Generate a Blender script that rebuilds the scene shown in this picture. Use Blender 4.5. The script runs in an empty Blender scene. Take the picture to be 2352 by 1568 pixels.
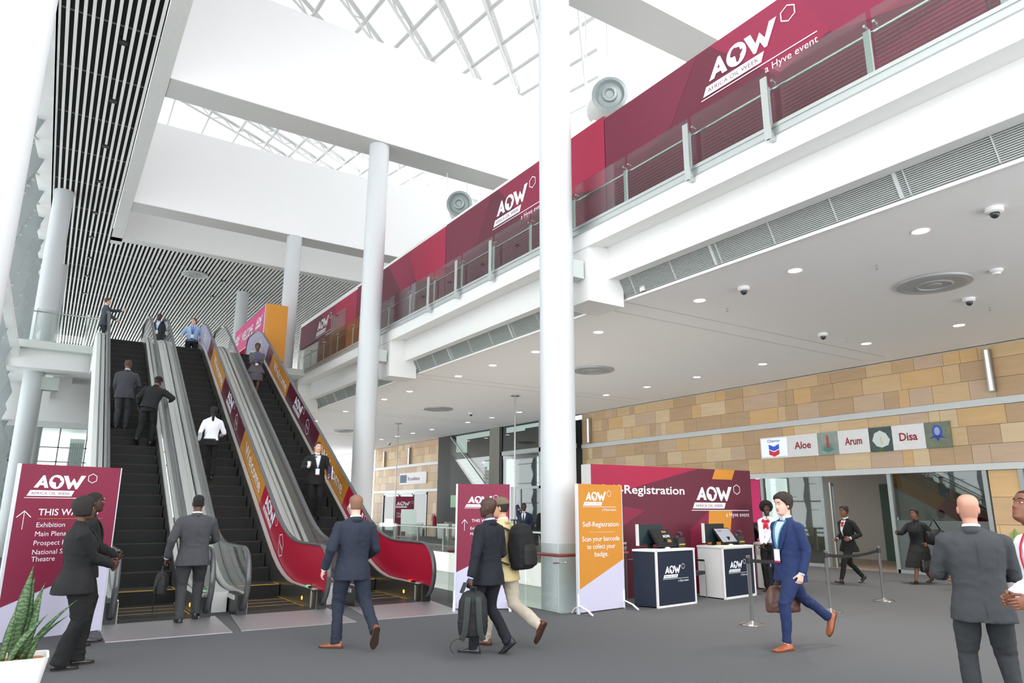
import bpy, math, random
from mathutils import Vector as V3, Matrix as MX, noise as NZ
R_ = math.radians
SC = bpy.context.scene
COL = SC.collection
# ---------------------------------------------------------------- camera, world, exposure
CAM = ((0.8385208788648976, -0.54484872293393, 0.0047544531657676085),
       (0.12987156264905825, 0.1913824407731301, -0.9728854704325742),
       (0.5291654872747577, 0.8164022479641914, 0.23123852749116752))   # rows: right, down, forward
FPX = 1614.4
EYE = V3((0, 0, 1.6))
cd = bpy.data.cameras.new('camera')
cam = bpy.data.objects.new('camera', cd)
COL.objects.link(cam)
cd.sensor_width = 36
cd.lens = FPX / 2352 * 36
cd.clip_end = 500
rt, dn, fw = (V3(r) for r in CAM)
cam.matrix_world = MX(((rt.x, -dn.x, -fw.x, EYE.x), (rt.y, -dn.y, -fw.y, EYE.y), (rt.z, -dn.z, -fw.z, EYE.z), (0, 0, 0, 1)))
SC.camera = cam
w = bpy.data.worlds.new('world')
SC.world = w
w.use_nodes = True
bg = w.node_tree.nodes['Background']
bg.inputs[0].default_value = (0.965, 0.978, 1, 1)
bg.inputs[1].default_value = 2.5
SC.view_settings.view_transform = 'Standard'
SC.view_settings.look = 'None'
SC.view_settings.gamma = 1
SC.view_settings.exposure = 0.5
SC.cycles.max_bounces = 8
SC.cycles.diffuse_bounces = 4
SC.cycles.glossy_bounces = 4
SC.cycles.transmission_bounces = 6
SC.cycles.transparent_max_bounces = 12
SC.cycles.use_denoising = True
SC.cycles.use_adaptive_sampling = True
SC.cycles.adaptive_threshold = 0.02
SC.cycles.caustics_reflective = False
SC.cycles.caustics_refractive = False


def area(name, loc, size, energy, rot=(0, 0, 0), col=(1, 1, 1)):
    l = bpy.data.lights.new(name, 'AREA')
    l.shape = 'RECTANGLE'
    l.size, l.size_y = size
    l.energy = energy
    l.color = col
    o = bpy.data.objects.new(name, l)
    o.location = loc
    o.rotation_euler = rot
    COL.objects.link(o)
    return o


# ---------------------------------------------------------------- pixel -> point on a plane of the hall
def ray(u, v):
    a, b = (u - 1176) / FPX, (v - 784) / FPX
    return rt * a + dn * b + fw


def onZ(u, v, z=0.0):
    d = ray(u, v)
    return EYE + d * ((z - EYE.z) / d.z)


def onX(u, v, x):
    d = ray(u, v)
    return EYE + d * (x / d.x)


def onY(u, v, y):
    d = ray(u, v)
    return EYE + d * (y / d.y)


# ---------------------------------------------------------------- materials
def lin(h):
    if isinstance(h, str):
        c = [int(h[i:i + 2], 16) / 255 for i in (0, 2, 4)]
    else:
        c = list(h)
    return tuple((x / 12.92 if x <= .04045 else ((x + .055) / 1.055) ** 2.4) for x in c) + (1,)


MATS = {}


def mat(name, hexc, rough=.6, metal=0, var=.06, scale=8, bump=0, bscale=60, emis=0, spec=.5, trans=0, alpha=1, stretch=None):
    if name in MATS:
        return MATS[name]
    m = bpy.data.materials.new(name)
    MATS[name] = m
    m.use_nodes = True
    nt = m.node_tree
    p = nt.nodes['Principled BSDF']
    c = lin(hexc)
    p.inputs['Base Color'].default_value = c
    p.inputs['Roughness'].default_value = rough
    p.inputs['Metallic'].default_value = metal
    p.inputs['Specular IOR Level'].default_value = spec
    if trans:
        p.inputs['Transmission Weight'].default_value = trans
    if alpha < 1:
        p.inputs['Alpha'].default_value = alpha
    tc = nt.nodes.new('ShaderNodeTexCoord')
    vec = tc.outputs['Object']
    if stretch:
        mp = nt.nodes.new('ShaderNodeMapping')
        mp.inputs['Scale'].default_value = stretch
        nt.links.new(vec, mp.inputs[0])
        vec = mp.outputs[0]
    if var:
        n = nt.nodes.new('ShaderNodeTexNoise')
        n.inputs['Scale'].default_value = scale
        n.inputs['Detail'].default_value = 4
        nt.links.new(vec, n.inputs['Vector'])
        mr = nt.nodes.new('ShaderNodeMapRange')
        mr.inputs[3].default_value = 1 - var
        mr.inputs[4].default_value = 1 + var
        nt.links.new(n.outputs[0], mr.inputs[0])
        hs = nt.nodes.new('ShaderNodeHueSaturation')
        hs.inputs['Color'].default_value = c
        nt.links.new(mr.outputs[0], hs.inputs['Value'])
        nt.links.new(hs.outputs[0], p.inputs['Base Color'])
    if bump:
        n2 = nt.nodes.new('ShaderNodeTexNoise')
        n2.inputs['Scale'].default_value = bscale
        nt.links.new(vec, n2.inputs['Vector'])
        b = nt.nodes.new('ShaderNodeBump')
        b.inputs['Strength'].default_value = bump
        b.inputs['Distance'].default_value = .01
        nt.links.new(n2.outputs[0], b.inputs['Height'])
        nt.links.new(b.outputs[0], p.inputs['Normal'])
    if emis:
        p.inputs['Emission Color'].default_value = c
        p.inputs['Emission Strength'].default_value = emis
    return m


def glassmat(name, hexc='f2f8f5', tint=.97, refl=.08):
    """thin architectural glass: clear sheet with a mirror-like surface reflection"""
    if name in MATS:
        return MATS[name]
    m = bpy.data.materials.new(name)
    MATS[name] = m
    m.use_nodes = True
    nt = m.node_tree
    nt.nodes.remove(nt.nodes['Principled BSDF'])
    out = nt.nodes['Material Output']
    t = nt.nodes.new('ShaderNodeBsdfTransparent')
    c = lin(hexc)
    t.inputs[0].default_value = tuple(x * tint for x in c[:3]) + (1,)
    g = nt.nodes.new('ShaderNodeBsdfGlossy')
    g.inputs['Roughness'].default_value = .02
    fr = nt.nodes.new('ShaderNodeFresnel')
    gi = nt.nodes.new('ShaderNodeNewGeometry')
    io = nt.nodes.new('ShaderNodeMapRange')
    io.inputs[3].default_value = 1.5
    io.inputs[4].default_value = 1 / 1.5
    nt.links.new(gi.outputs['Backfacing'], io.inputs[0])
    nt.links.new(io.outputs[0], fr.inputs[0])
    mm = nt.nodes.new('ShaderNodeMath')
    mm.operation = 'MULTIPLY_ADD'
    mm.inputs[1].default_value = .9
    mm.inputs[2].default_value = refl * .3
    nt.links.new(fr.outputs[0], mm.inputs[0])
    mix = nt.nodes.new('ShaderNodeMixShader')
    nt.links.new(mm.outputs[0], mix.inputs[0])
    nt.links.new(t.outputs[0], mix.inputs[1])
    nt.links.new(g.outputs[0], mix.inputs[2])
    nt.links.new(mix.outputs[0], out.inputs[0])
    return m


def translucent(name, hexc, f=.5):
    if name in MATS:
        return MATS[name]
    m = bpy.data.materials.new(name)
    MATS[name] = m
    m.use_nodes = True
    nt = m.node_tree
    p = nt.nodes['Principled BSDF']
    p.inputs['Base Color'].default_value = lin(hexc)
    p.inputs['Roughness'].default_value = .7
    t = nt.nodes.new('ShaderNodeBsdfTranslucent')
    t.inputs[0].default_value = lin(hexc)
    mix = nt.nodes.new('ShaderNodeMixShader')
    mix.inputs[0].default_value = f
    nt.links.new(p.outputs[0], mix.inputs[1])
    nt.links.new(t.outputs[0], mix.inputs[2])
    nt.links.new(mix.outputs[0], nt.nodes['Material Output'].inputs[0])
    return m


# ---------------------------------------------------------------- mesh builder
class MB:
    def __init__(s):
        s.v, s.f, s.m = [], [], []

    def face(s, pts, mi=0):
        b = len(s.v)
        s.v += [tuple(p) for p in pts]
        s.f.append(tuple(range(b, b + len(pts))))
        s.m.append(mi)

    def box(s, x0, x1, y0, y1, z0, z1, mi=0, T=None):
        c = [V3((x, y, z)) for z in (z0, z1) for y in (y0, y1) for x in (x0, x1)]
        if T:
            c = [T @ p for p in c]
        b = len(s.v)
        s.v += [tuple(p) for p in c]
        for q in ((0, 2, 3, 1), (4, 5, 7, 6), (0, 1, 5, 4), (2, 6, 7, 3), (0, 4, 6, 2), (1, 3, 7, 5)):
            s.f.append(tuple(b + i for i in q))
            s.m.append(mi)

    def rings(s, rings, mi=0, cap=True, closed=True):
        n = len(rings[0])
        b = len(s.v)
        for r in rings:
            s.v += [tuple(p) for p in r]
        for i in range(len(rings) - 1):
            for j in range(n if closed else n - 1):
                k = (j + 1) % n
                s.f.append((b + i * n + j, b + i * n + k, b + (i + 1) * n + k, b + (i + 1) * n + j))
                s.m.append(mi)
        if cap:
            s.f.append(tuple(b + j for j in reversed(range(n))))
            s.f.append(tuple(b + (len(rings) - 1) * n + j for j in range(n)))
            s.m += [mi, mi]

    def tube(s, pts, rad, n=10, mi=0, up=None, sx=1.0, sy=1.0):
        pts = [V3(p) for p in pts]
        if not hasattr(rad, '__len__'):
            rad = [rad] * len(pts)
        rg = []
        pu = None
        for i, p in enumerate(pts):
            d = (pts[min(i + 1, len(pts) - 1)] - pts[max(i - 1, 0)]).normalized()
            if pu is None:
                u = V3(up) if up else (V3((0, 0, 1)) if abs(d.z) < .9 else V3((0, 1, 0)))
            else:
                u = pu
            u = (u - d * u.dot(d)).normalized()
            pu = u
            q = d.cross(u)
            rg.append([p + (u * math.cos(a) * sy + q * math.sin(a) * sx) * rad[i] for a in (2 * math.pi * k / n for k in range(n))])
        s.rings(rg, mi)

    def lathe(s, c, prof, n=24, mi=0, T=None):
        """prof: list of (r, z)"""
        rg = []
        for r, z in prof:
            q = [V3((c[0] + max(r, 1e-4) * math.cos(2 * math.pi * k / n), c[1] + max(r, 1e-4) * math.sin(2 * math.pi * k / n), c[2] + z)) for k in range(n)]
            rg.append([T @ p for p in q] if T else q)
        s.rings(rg, mi)

    def ball(s, c, r, n=12, m=8, mi=0, T=None):
        c = V3(c)
        r = r if hasattr(r, '__len__') else (r, r, r)
        rg = []
        for i in range(m + 1):
            t = math.pi * (i / m) * .96 + math.pi * .02
            q = [c + V3((r[0] * math.sin(t) * math.cos(2 * math.pi * k / n), r[1] * math.sin(t) * math.sin(2 * math.pi * k / n), -r[2] * math.cos(t))) for k in range(n)]
            rg.append([T @ p for p in q] if T else q)
        s.rings(rg, mi)

    def prism(s, poly, O, Rv, Uv, t, mi=0):
        """2-D polygon on frame (O,R,U) given a thickness t behind the face"""
        O, Rv, Uv = V3(O), V3(Rv), V3(Uv)
        N = Rv.cross(Uv).normalized() * t
        a = [O + Rv * x + Uv * y for x, y in poly]
        s.rings([[p - N for p in a], a], mi)

    def flat(s, poly, O, Rv, Uv, off=0, mi=0):
        O, Rv, Uv = V3(O), V3(Rv), V3(Uv)
        N = Rv.cross(Uv).normalized() * off
        s.face([O + N + Rv * x + Uv * y for x, y in poly], mi)

    def mesh(s, name='m'):
        me = bpy.data.meshes.new(name)
        me.from_pydata(s.v, [], s.f)
        me.polygons.foreach_set('material_index', s.m)
        me.update()
        return me

    def build(s, name, mats, parent=None, smooth=False, loc=None):
        me = s.mesh(name)
        return link(name, me, mats, parent, smooth, loc)


def link(name, me, mats, parent=None, smooth=False, loc=None):
    o = bpy.data.objects.new(name, me)
    for m in (mats if isinstance(mats, (list, tuple)) else [mats]):
        me.materials.append(m)
    if smooth:
        me.polygons.foreach_set('use_smooth', [True] * len(me.polygons))
        if smooth != 2:
            me.set_sharp_from_angle(angle=R_(38))
    COL.objects.link(o)
    if loc is not None:
        o.location = loc
    if parent:
        o.parent = parent
    return o


def tag(o, label=None, cat=None, group=None, kind=None):
    if label:
        o['label'] = label
    if cat:
        o['category'] = cat
    if group:
        o['group'] = group
    if kind:
        o['kind'] = kind
    return o


def thing(name, label, cat, loc=(0, 0, 0), rz=0, group=None):
    o = bpy.data.objects.new(name, None)
    COL.objects.link(o)
    o.empty_display_size = .2
    o.location = loc
    o.rotation_euler = (0, 0, rz)
    return tag(o, label, cat, group)


def struct(o):
    o['kind'] = 'structure'
    return o


def copy_tree(o, parent=None):
    c = o.copy()
    COL.objects.link(c)
    c.parent = parent
    for ch in list(o.children):
        copy_tree(ch, c)
    return c


# ---------------------------------------------------------------- lettering
TXT = {}
BK = bpy.data.scenes.new('bake')      # scratch scene for text and cloth meshes, removed at the end


def text2d(s, off=0.0):
    if (s, off) in TXT:
        return TXT[(s, off)]
    c = bpy.data.curves.new('t', 'FONT')
    c.body = s
    c.size = 1
    c.offset = off
    c.resolution_u = 3
    o = bpy.data.objects.new('t', c)
    BK.collection.objects.link(o)
    BK.view_layers[0].update()
    dg = BK.view_layers[0].depsgraph
    me = bpy.data.meshes.new_from_object(o.evaluated_get(dg))
    vs = [(v.co.x, v.co.y) for v in me.vertices]
    fs = [tuple(p.vertices) for p in me.polygons]
    bpy.data.meshes.remove(me)
    bpy.data.objects.remove(o)
    bpy.data.curves.remove(c)
    TXT[(s, off)] = (vs, fs)
    return vs, fs


def put_text(mb, s, O, Rv, Uv, size, off=.004, mi=0, align='l', bold=.0, xs=1.0, slant=0.0, width=None):
    vs, fs = text2d(s, bold)
    xs_ = [v[0] for v in vs]
    x0, x1 = min(xs_), max(xs_)
    if width:
        xs = width / ((x1 - x0) * size)
    sh = {'l': -x0, 'c': -(x0 + x1) / 2, 'r': -x1}[align]
    O, Rv, Uv = V3(O), V3(Rv), V3(Uv)
    N = Rv.cross(Uv).normalized() * off
    b = len(mb.v)
    mb.v += [tuple(O + N + Rv * (((x + sh) * xs + slant * y) * size) + Uv * (y * size)) for x, y in vs]
    for f in fs:
        mb.f.append(tuple(b + i for i in f))
        mb.m.append(mi)


AFR = [(-.30, .26), (-.22, .38), (-.06, .42), (.02, .36), (.2, .32), (.27, .12), (.4, .12), (.36, 0), (.24, -.12), (.22, -.26), (.12, -.42), (.03, -.46), (-.03, -.3), (-.04, -.14), (-.08, -.04), (-.28, -.02), (-.37, .08)]


def logo(mb, O, Rv, Uv, h, fg=0, bg=1, full=True, slant=0.0, off=.004):
    """event logo; h is the cap height of the big letters, O the lower left of the A"""
    O, Rv, Uv = V3(O), V3(Rv).normalized() * h, V3(Uv).normalized() * h
    Uv = Uv + Rv * slant

    def p(poly, mi, o):
        mb.flat(poly, O, Rv, Uv, o, mi)
    p([(0, 0), (.6, 1), (.74, 1), (1.1, 0), (.8, 0), (.73, .2), (.44, .2), (.32, 0)], fg, off)
    p([(.54, .4), (.68, .4), (.64, .62)], bg, off * 1.5)
    p([(1.66 + .57 * math.cos(a), .5 + .57 * math.sin(a)) for a in (2 * math.pi * k / 36 for k in range(36))], fg, off)
    p([(1.66 + x * .95, .5 + y * .95) for x, y in reversed(AFR)], bg, off * 1.5)
    p(list(reversed([(2.14, 1.02), (2.5, 1.02), (2.74, .42), (2.98, .84), (3.24, .42), (3.52, 1.08), (3.9, 1.08), (3.32, -.06), (3.18, -.06), (2.97, .36), (2.74, -.06), (2.6, -.06)])), fg, off)
    p([(-.42, -.66), (2.95, -.66), (3.14, -.2), (-.2, -.2)], fg, off)
    put_text(mb, 'AFRICA OIL WEEK', O + Rv * -.12 + Uv * -.54, Rv, Uv, .3, off * 1.5, bg, width=2.95, bold=-.005)
    k = [(4.46 + .42 * math.cos(R_(30 + 60 * i)), .88 + .42 * math.sin(R_(30 + 60 * i))) for i in range(6)]
    q = [(4.46 + .36 * math.cos(R_(30 + 60 * i)), .88 + .36 * math.sin(R_(30 + 60 * i))) for i in range(6)]
    for i in range(6):
        j = (i + 1) % 6
        p([q[i], k[i], k[j], q[j]], fg, off)
    if full:
        p([(-.55, -.83), (5.7, -.83), (5.7, -.78), (-.55, -.78)], fg, off)
        put_text(mb, 'a Hyve event', O + Rv * 5.7 + Uv * -1.3, Rv, Uv, .5, off, fg, align='r', width=2.6)


# ---------------------------------------------------------------- shared materials
class Parts:
    """print in separate pieces: every part() closes one mesh under the thing"""
    def __init__(s, t, mats):
        s.t, s.mats = t, mats

    def text(s, *a, **k):
        m = MB()
        put_text(m, *a, **k)
        m.build('printed_text', s.mats, s.t)

    def logo(s, *a, **k):
        m = MB()
        logo(m, *a, **k)
        m.build('printed_logo', s.mats, s.t)

    def flat(s, name, polys, O, off, mi):
        m = MB()
        for p in polys:
            m.flat(p, O, V3((1, 0, 0)), V3((0, 0, 1)), off, mi)
        m.build(name, s.mats, s.t)


WHITE = mat('white_paint', 'e9e9e7', .55, var=.02)
WHITE2 = mat('white_plaster', 'ececea', .7, var=.02)
GREYW = mat('soffit_shade', 'c9c9c6', .7, var=.03)  # underside shade of the upper beams, put into the colour
COLM = mat('column_white', 'cfd2d4', .45, var=.02)
STEEL = mat('brushed_steel', 'b9bbb8', .32, 1, var=.06, scale=5, stretch=(1, 12, 1))
CHROME = mat('chrome', 'd6d6d6', .14, 1, var=.02)
ALU = mat('satin_aluminium', 'c3c8c6', .38, .8, var=.03)
BLACK = mat('black_rubber', '17181a', .4, var=.05)
DARK = mat('dark_void', '2b2c2b', .8, var=.1)
GLASS = glassmat('clear_glass')
GLASS2 = glassmat('greenish_glass', 'f6faf8', .99, .1)
INK = mat('print_white', 'eef0f6', .6, var=.01)
MAROON = mat('print_maroon', '811a3d', .55, var=.03, scale=2)
MAROOND = mat('print_dark_maroon', '5f1a30', .55, var=.03, scale=2)
CRIMSON = mat('print_crimson', 'a0143e', .55, var=.03, scale=2)
RED = mat('print_red', 'b00832', .5, var=.03, scale=2)
PINK = mat('print_pink', 'd02c6c', .55, var=.03, scale=2)
GOLD = mat('print_ochre', 'cf8a2c', .55, var=.03, scale=2)
LILAC = mat('print_lilac', 'cdcbe2', .6, var=.02, scale=2)
NAVYP = mat('print_navy', '101d33', .5, var=.1, scale=3)
EMLAMP = mat('lamp_glow', 'fff6ec', .5, emis=9, var=0)
YELLOW = mat('yellow_line', 'c79a35', .6)
# ================================================================ THE HALL
ZF, ZB, ZC = 6.95, 12.85, 5.6          # upper floor, upper ceiling, lower ceiling
XB, XN, XW = 8.1, 9.0, 19.2            # balcony glass, banner wall, stone wall
CARPET = mat('grey_carpet', '58595b', .95, var=.16, scale=170, bump=.5, bscale=260)
m = MB()
m.box(-3, 7.06, -4, 60, -.3, 0)
m.box(7.06, 22, -4, 9.43, -.3, 0)
m.box(8.5, 22, 9.43, 10.6, -.3, 0)
m.box(12.6, 22, 10.6, 60, -.5, 0)
struct(m.build('floor', CARPET))
m = MB()
m.box(7.0, 12.7, 9.3, 60, -4.8, -4.6)
struct(m.build('floor_lower_level', mat('lower_tan', 'b39a76', .6)))
m = MB()   # white slab edges round the void
m.box(12.52, 12.6, 10.6, 60, -.62, .04, 1)
m.box(7.06, 7.12, 9.43, 60, -.62, -.31)
m.box(7.06, 8.5, 9.42, 9.46, -.62, -.31)
m.box(8.5, 12.6, 10.6, 10.64, -.62, -.31)
struct(m.build('trim_1', [WHITE, mat('slab_edge', 'd3d4d2', .6)]))
m = MB()
m.box(12.7, 12.8, 9.4, 60, -4.6, -.5)
struct(m.build('wall_lower', mat('lower_wall', '9fa8a2', .7)))

# ---- lower ceiling with its perimeter upstand, over the right hand side
m = MB()
m.box(9.12, 19.3, -2, 60, ZC, ZC + .12)
struct(m.build('ceiling', mat('ceiling_grey', 'f4f4f2', .8, var=.02, bump=.25, bscale=90)))
m = MB()
for y in (10.0, 19.35, 28.7, 38.05):
    m.box(9.12, 18.4, y + .62, y + .635, ZC - .003, ZC + .01)
    m.box(9.12, 18.4, y, y + .015, ZC - .003, ZC + .01)
struct(m.build('trim_2', mat('joint_grey', 'a3a3a1', .8)))
m = MB()
m.box(9.06, 9.12, -2, 60, ZC - .03, ZC + .02)
m.box(19.02, 19.2, -2, 60, ZC, ZC + .02)
m.box(19.1, 19.22, -2, 60, ZC - .01, ZC + .12)
struct(m.build('trim_3', WHITE))
# linear grille between ceiling edge and edge beam
m = MB()
for k in range(14):
    z = ZC + .32 - .29 + k * .024
    xg = 9.03 - .16 * k / 13
    m.box(xg, xg + .03, -2, 60, z, z + .013)
for k in range(60):
    m.rings([[(9.02, -2 + k * 1.05, ZC + .025), (9.06, -2 + k * 1.05, ZC + .025), (9.06, -1.988 + k * 1.05, ZC + .025), (9.02, -1.988 + k * 1.05, ZC + .025)], [(8.86, -2 + k * 1.05, 5.94), (8.9, -2 + k * 1.05, 5.94), (8.9, -1.988 + k * 1.05, 5.94), (8.86, -1.988 + k * 1.05, 5.94)]], 1)
    if k % 3 == 0:
        y_ = -1.9 + k * 1.05
        m.rings([[(9.02, y_, ZC + .025), (9.06, y_, ZC + .025), (9.06, y_ + .05, ZC + .025), (9.02, y_ + .05, ZC + .025)], [(8.86, y_, 5.94), (8.9, y_, 5.94), (8.9, y_ + .05, 5.94), (8.86, y_ + .05, 5.94)]], 1)
m.rings([[(9.06, -2, ZC + .02), (9.09, -2, ZC + .02), (9.09, 60, ZC + .02), (9.06, 60, ZC + .02)], [(8.9, -2, 5.95), (8.93, -2, 5.95), (8.93, 60, 5.95), (8.9, 60, 5.95)]], 2)
tag(m.build('linear_grille', [mat('grille_grey', 'aeb3b0', .5), mat('grille_light', 'bcc0bd', .5), mat('grille_back', '5c605d', .8)]), 'long grey louvred air grille running below the balcony beam', 'grille')

# ---- balcony slab: trim, fascia, sloping soffit, edge beam
m = MB()
prof = [(XB - .02, 6.48), (8.6, 6.57), (8.6, 5.92), (8.95, 5.96), (9.3, 5.96), (9.3, 6.93), (XB - .02, 6.93)]
m.rings([[(x, -2, z) for x, z in prof], [(x, 60, z) for x, z in prof]])
struct(m.build('wall_balcony_edge', WHITE))
m = MB()
m.box(XB - .03, 20, -2, 60, 6.93, ZF)
m.box(9.3, 20, -2, 60, 6.6, 6.93)
struct(m.build('floor_balcony', mat('upper_floor', '9a9a98', .8)))
m = MB()
m.box(XB - .06, XB + .03, -2, 29.4, 6.8, 6.965)
m.box(XB - .075, XB - .06, -2, 29.4, 6.9, 6.93)
struct(m.build('trim_4', ALU))
for i, y in enumerate((9.85, 19.2, 28.55)):
    m = MB()
    m.box(XB, 8.98, y, y + .8, 5.42, 6.55)
    struct(m.build('wall_cross_beam', WHITE))

# ---- big round columns
COLS = [(7.55, 10.12, ZB, 'large white round column inside the glass corner railing'),
        (7.55, 19.5, ZB, 'white round column rising behind the third escalator'),
        (7.55, 28.8, ZB, 'white round column beside the upper landing'),
        (7.55, 38.3, ZB, 'farthest white round column behind the pink welcome arch'),
        (-1.02, 10.1, 17, 'huge white column cut off by the left edge of the photo'),
        (-.84, 29.0, ZB, 'white column at the left under the slatted ceiling, nearer one'),
        (-.78, 38.6, ZB, 'white column at the left under the slatted ceiling, farther one')]
for x, y, zt, lb in COLS:      # shafts stand on the floor, the void columns on the level below
    t = thing('column', lb, 'column', (x, y, 0))
    m = MB()
    z0 = -4.6 if y < 60 and x > 0 else 0
    m.lathe((0, 0, 0), [(.315, z0), (.315, zt)], 48)
    m.build('column_shaft', COLM, t, True)
    m = MB()
    if x > 0 and y < 30:
        m.box(.1, .5, -.2, .14, 5.85, 6.2)
        m.build('bracket', mat('bracket_grey', 'bfc6c2', .5), t)
    elif x < 0 and y > 20:
        m.box(-.1, .75, -.2, .14, 5.5, 5.95)
        m.build('bracket', mat('bracket_grey', 'bfc6c2', .5), t)

# ---- upper downstand beams across the hall
for i, (y0, y1) in enumerate(((9.95, 11.0), (19.15, 20.2), (28.6, 29.6))):
    m = MB()
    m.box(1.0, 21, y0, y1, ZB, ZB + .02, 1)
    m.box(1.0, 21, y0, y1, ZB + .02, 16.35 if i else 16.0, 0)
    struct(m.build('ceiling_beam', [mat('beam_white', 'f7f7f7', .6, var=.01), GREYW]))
# white border round the slatted ceiling
m = MB()
m.box(.96, 1.38, -2, 33.9, ZB - .02, ZB + .02, 1)
m.box(.96, 20, 33.0, 33.45, ZB - .02, ZB + .02, 1)
m.box(1.1, 1.3, -2, 33.2, ZB + .02, 17)
m.box(1.1, 20, 33.2, 33.4, ZB + .02, 17)
struct(m.build('trim_5', [WHITE, mat('border_grey', 'd6d6d2', .7)]))
# slatted ceiling
m = MB()
p = .172
k = 0
x = -1.22
while x < 20:
    y0 = -2 if x < .9 else 33.45
    m.box(x, x + .070, y0, 82, ZB - .01, ZB + .09)
    x += p
m.box(-1.24, -1.2, -2, 82, ZB - .02, ZB + .3)
for k in range(30):
    m.box(-1.2, 20 if k > 12 else .95, 2 + k * 2.6, 2 + k * 2.6 + .03, ZB + .09, ZB + .12, 1)
struct(m.build('ceiling_slats', [mat('slat_grey', 'ecebe8', .6, var=.04), mat('carrier', '8a8a86', .6)]))
m = MB()
m.box(-1.24, .98, -2, 82, ZB + .45, ZB + .5)
m.box(.98, 20, 33.4, 82, ZB + .45, ZB + .5)
struct(m.build('ceiling_plenum', mat('plenum_black', '262724', .9)))
# recessed lamps between the slats
SL = [onZ(u, v, ZB) for u, v in ((284, 96), (260, 230), (243, 334), (230, 415), (220, 487), (211, 543), (205, 590), (200, 632), (196, 672), (365, 618), (347, 658), (513, 645), (487, 680))]
proto = None
for i, q in enumerate(SL):
    if proto is None:
        proto = thing('slat_downlight', '', 'ceiling light')
        m = MB()
        m.lathe((0, 0, 0), [(.07, -.03), (.1, -.03), (.1, .12), (.07, .12)], 20)
        m.build('housing', BLACK, proto, True)
        m = MB()
        m.lathe((0, 0, 0), [(.001, -.018), (.07, -.018), (.07, -.01), (.001, -.01)], 20)
        m.build('lamp', EMLAMP, proto)
        o = proto
    else:
        o = copy_tree(proto)
    o.location = (q.x, q.y, ZB - .02)
    o['group'] = 'downlights in the slatted ceiling'
    o['label'] = 'small dark downlight in the slatted ceiling at far top left'

# ---- roof over the void: white sheets on diagonal rafters, translucency added to light the hall
d1 = V3((.647, .743, .222)).normalized()
d2 = V3((.03, 1.0, .30)).normalized()
d2 = V3((.03, .9, .17)).normalized()
O = V3((4, 18, 18.2))
Nn = d1.cross(d2).normalized()
if Nn.z < 0:
    Nn = -Nn
m = MB()
c = [O + d1 * a + d2 * b for a, b in ((-22, -16), (34, -16), (34, 40), (-22, 40))]
m.face([p + Nn * .35 for p in c])
struct(m.build('ceiling_roof_sheets', translucent('roof_sheet', 'e6e7e8', .22)))
for k in range(-5, 8):
    b = k * 2.6
    P0 = O + d2 * b - d1 * 16
    P1 = O + d2 * b + d1 * 26
    m = MB()
    m.tube([P0, P1], .1, 4, up=Nn)
    m.tube([P0 - Nn * .4, P1 - Nn * .4], .06, 4, up=Nn)
    for j in range(18):
        a = P0 + d1 * (j * 2.3)
        m.tube([a - Nn * .4, a + d1 * 1.15], .03, 6)
        m.tube([a + d1 * 1.15, a + d1 * 2.3 - Nn * .4], .03, 6)
    tag(m.build('roof_rafter', mat('rafter_white', 'dadbd9', .6)), 'white latticed steel rafter crossing diagonally under the roof', 'rafter', 'diagonal roof rafters')
for k in range(-6, 10):
    a = k * 2.9
    m = MB()
    m.tube([O + d1 * a - d2 * 14 - Nn * .2, O + d1 * a + d2 * 34 - Nn * .2], .075, 10)
    tag(m.build('roof_purlin', mat('rafter_white', 'dadbd9', .6), None, True), 'white round roof tube tying the diagonal rafters together', 'roof tube', 'roof tie tubes')

# ---- stone wall on the right
SAND = [mat('sandstone_%d' % i, h, .42, var=.13, scale=2.4, stretch=(1, .5, 3.2), bump=.06) for i, h in enumerate(('d8b98e', 'ccab83', 'e0c7a0', 'c4a582', 'dbb581', 'd0b498'))]
rnd = random.Random(5)
m = MB()
m.box(XW + .03, XW + .3, -2, 8.25, 2.66, ZC + .2, 6)
m.box(XW + .03, XW + .3, -2, 24, 2.66, ZC + .2, 6)
m.box(XW + .03, XW + .3, 36.8, 47.3, 2.66, ZC + .2, 6)


def stones(y0, y1, z0, z1, rows):
    h = (z1 - z0) / rows
    for r in range(rows):
        y = y0
        while y < y1:
            ww = min(rnd.choice((.28, .42, .6, .75, .9, 1.1)), y1 - y)
            m.box(XW - rnd.uniform(0, .008), XW + .05, y, y + ww - .008, z0 + r * h, z0 + (r + 1) * h - .008, rnd.randrange(6))
            y += ww


for a, b in ((-2, 24), (36.8, 47.3)):
    stones(a, b, 2.74, 4.13, 3)
    stones(a, b, 4.31, 5.75, 3)
stones(7.6, 8.28, 0, 2.57, 4)
stones(15.3, 24, 0, 2.57, 4)
stones(36.8, 38.8, 0, 2.57, 4)
stones(45.6, 47.3, 0, 2.57, 4)
m.box(XW + .04, XW + .25, 15.3, 24, 0, 2.7, 6)
m.box(XW + .04, XW + .25, 36.8, 38.8, 0, 2.7, 6)
m.box(XW + .04, XW + .25, 45.6, 47.3, 0, 2.7, 6)
m.box(XW + .04, XW + .25, 7.6, 8.28, 0, 2.7, 6)
struct(m.build('wall_right', SAND + [mat('stone_joint', '7d6748', .9)]))
m = MB()
for a, b in ((-2, 24), (36.8, 47.3)):
    m.box(XW - .05, XW + .02, a, b, 4.13, 4.30)
    m.box(XW - .07, XW + .02, a, b, 2.57, 2.73)
struct(m.build('trim_6', mat('metal_band', 'd4d8d8', .4, .2)))
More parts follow.
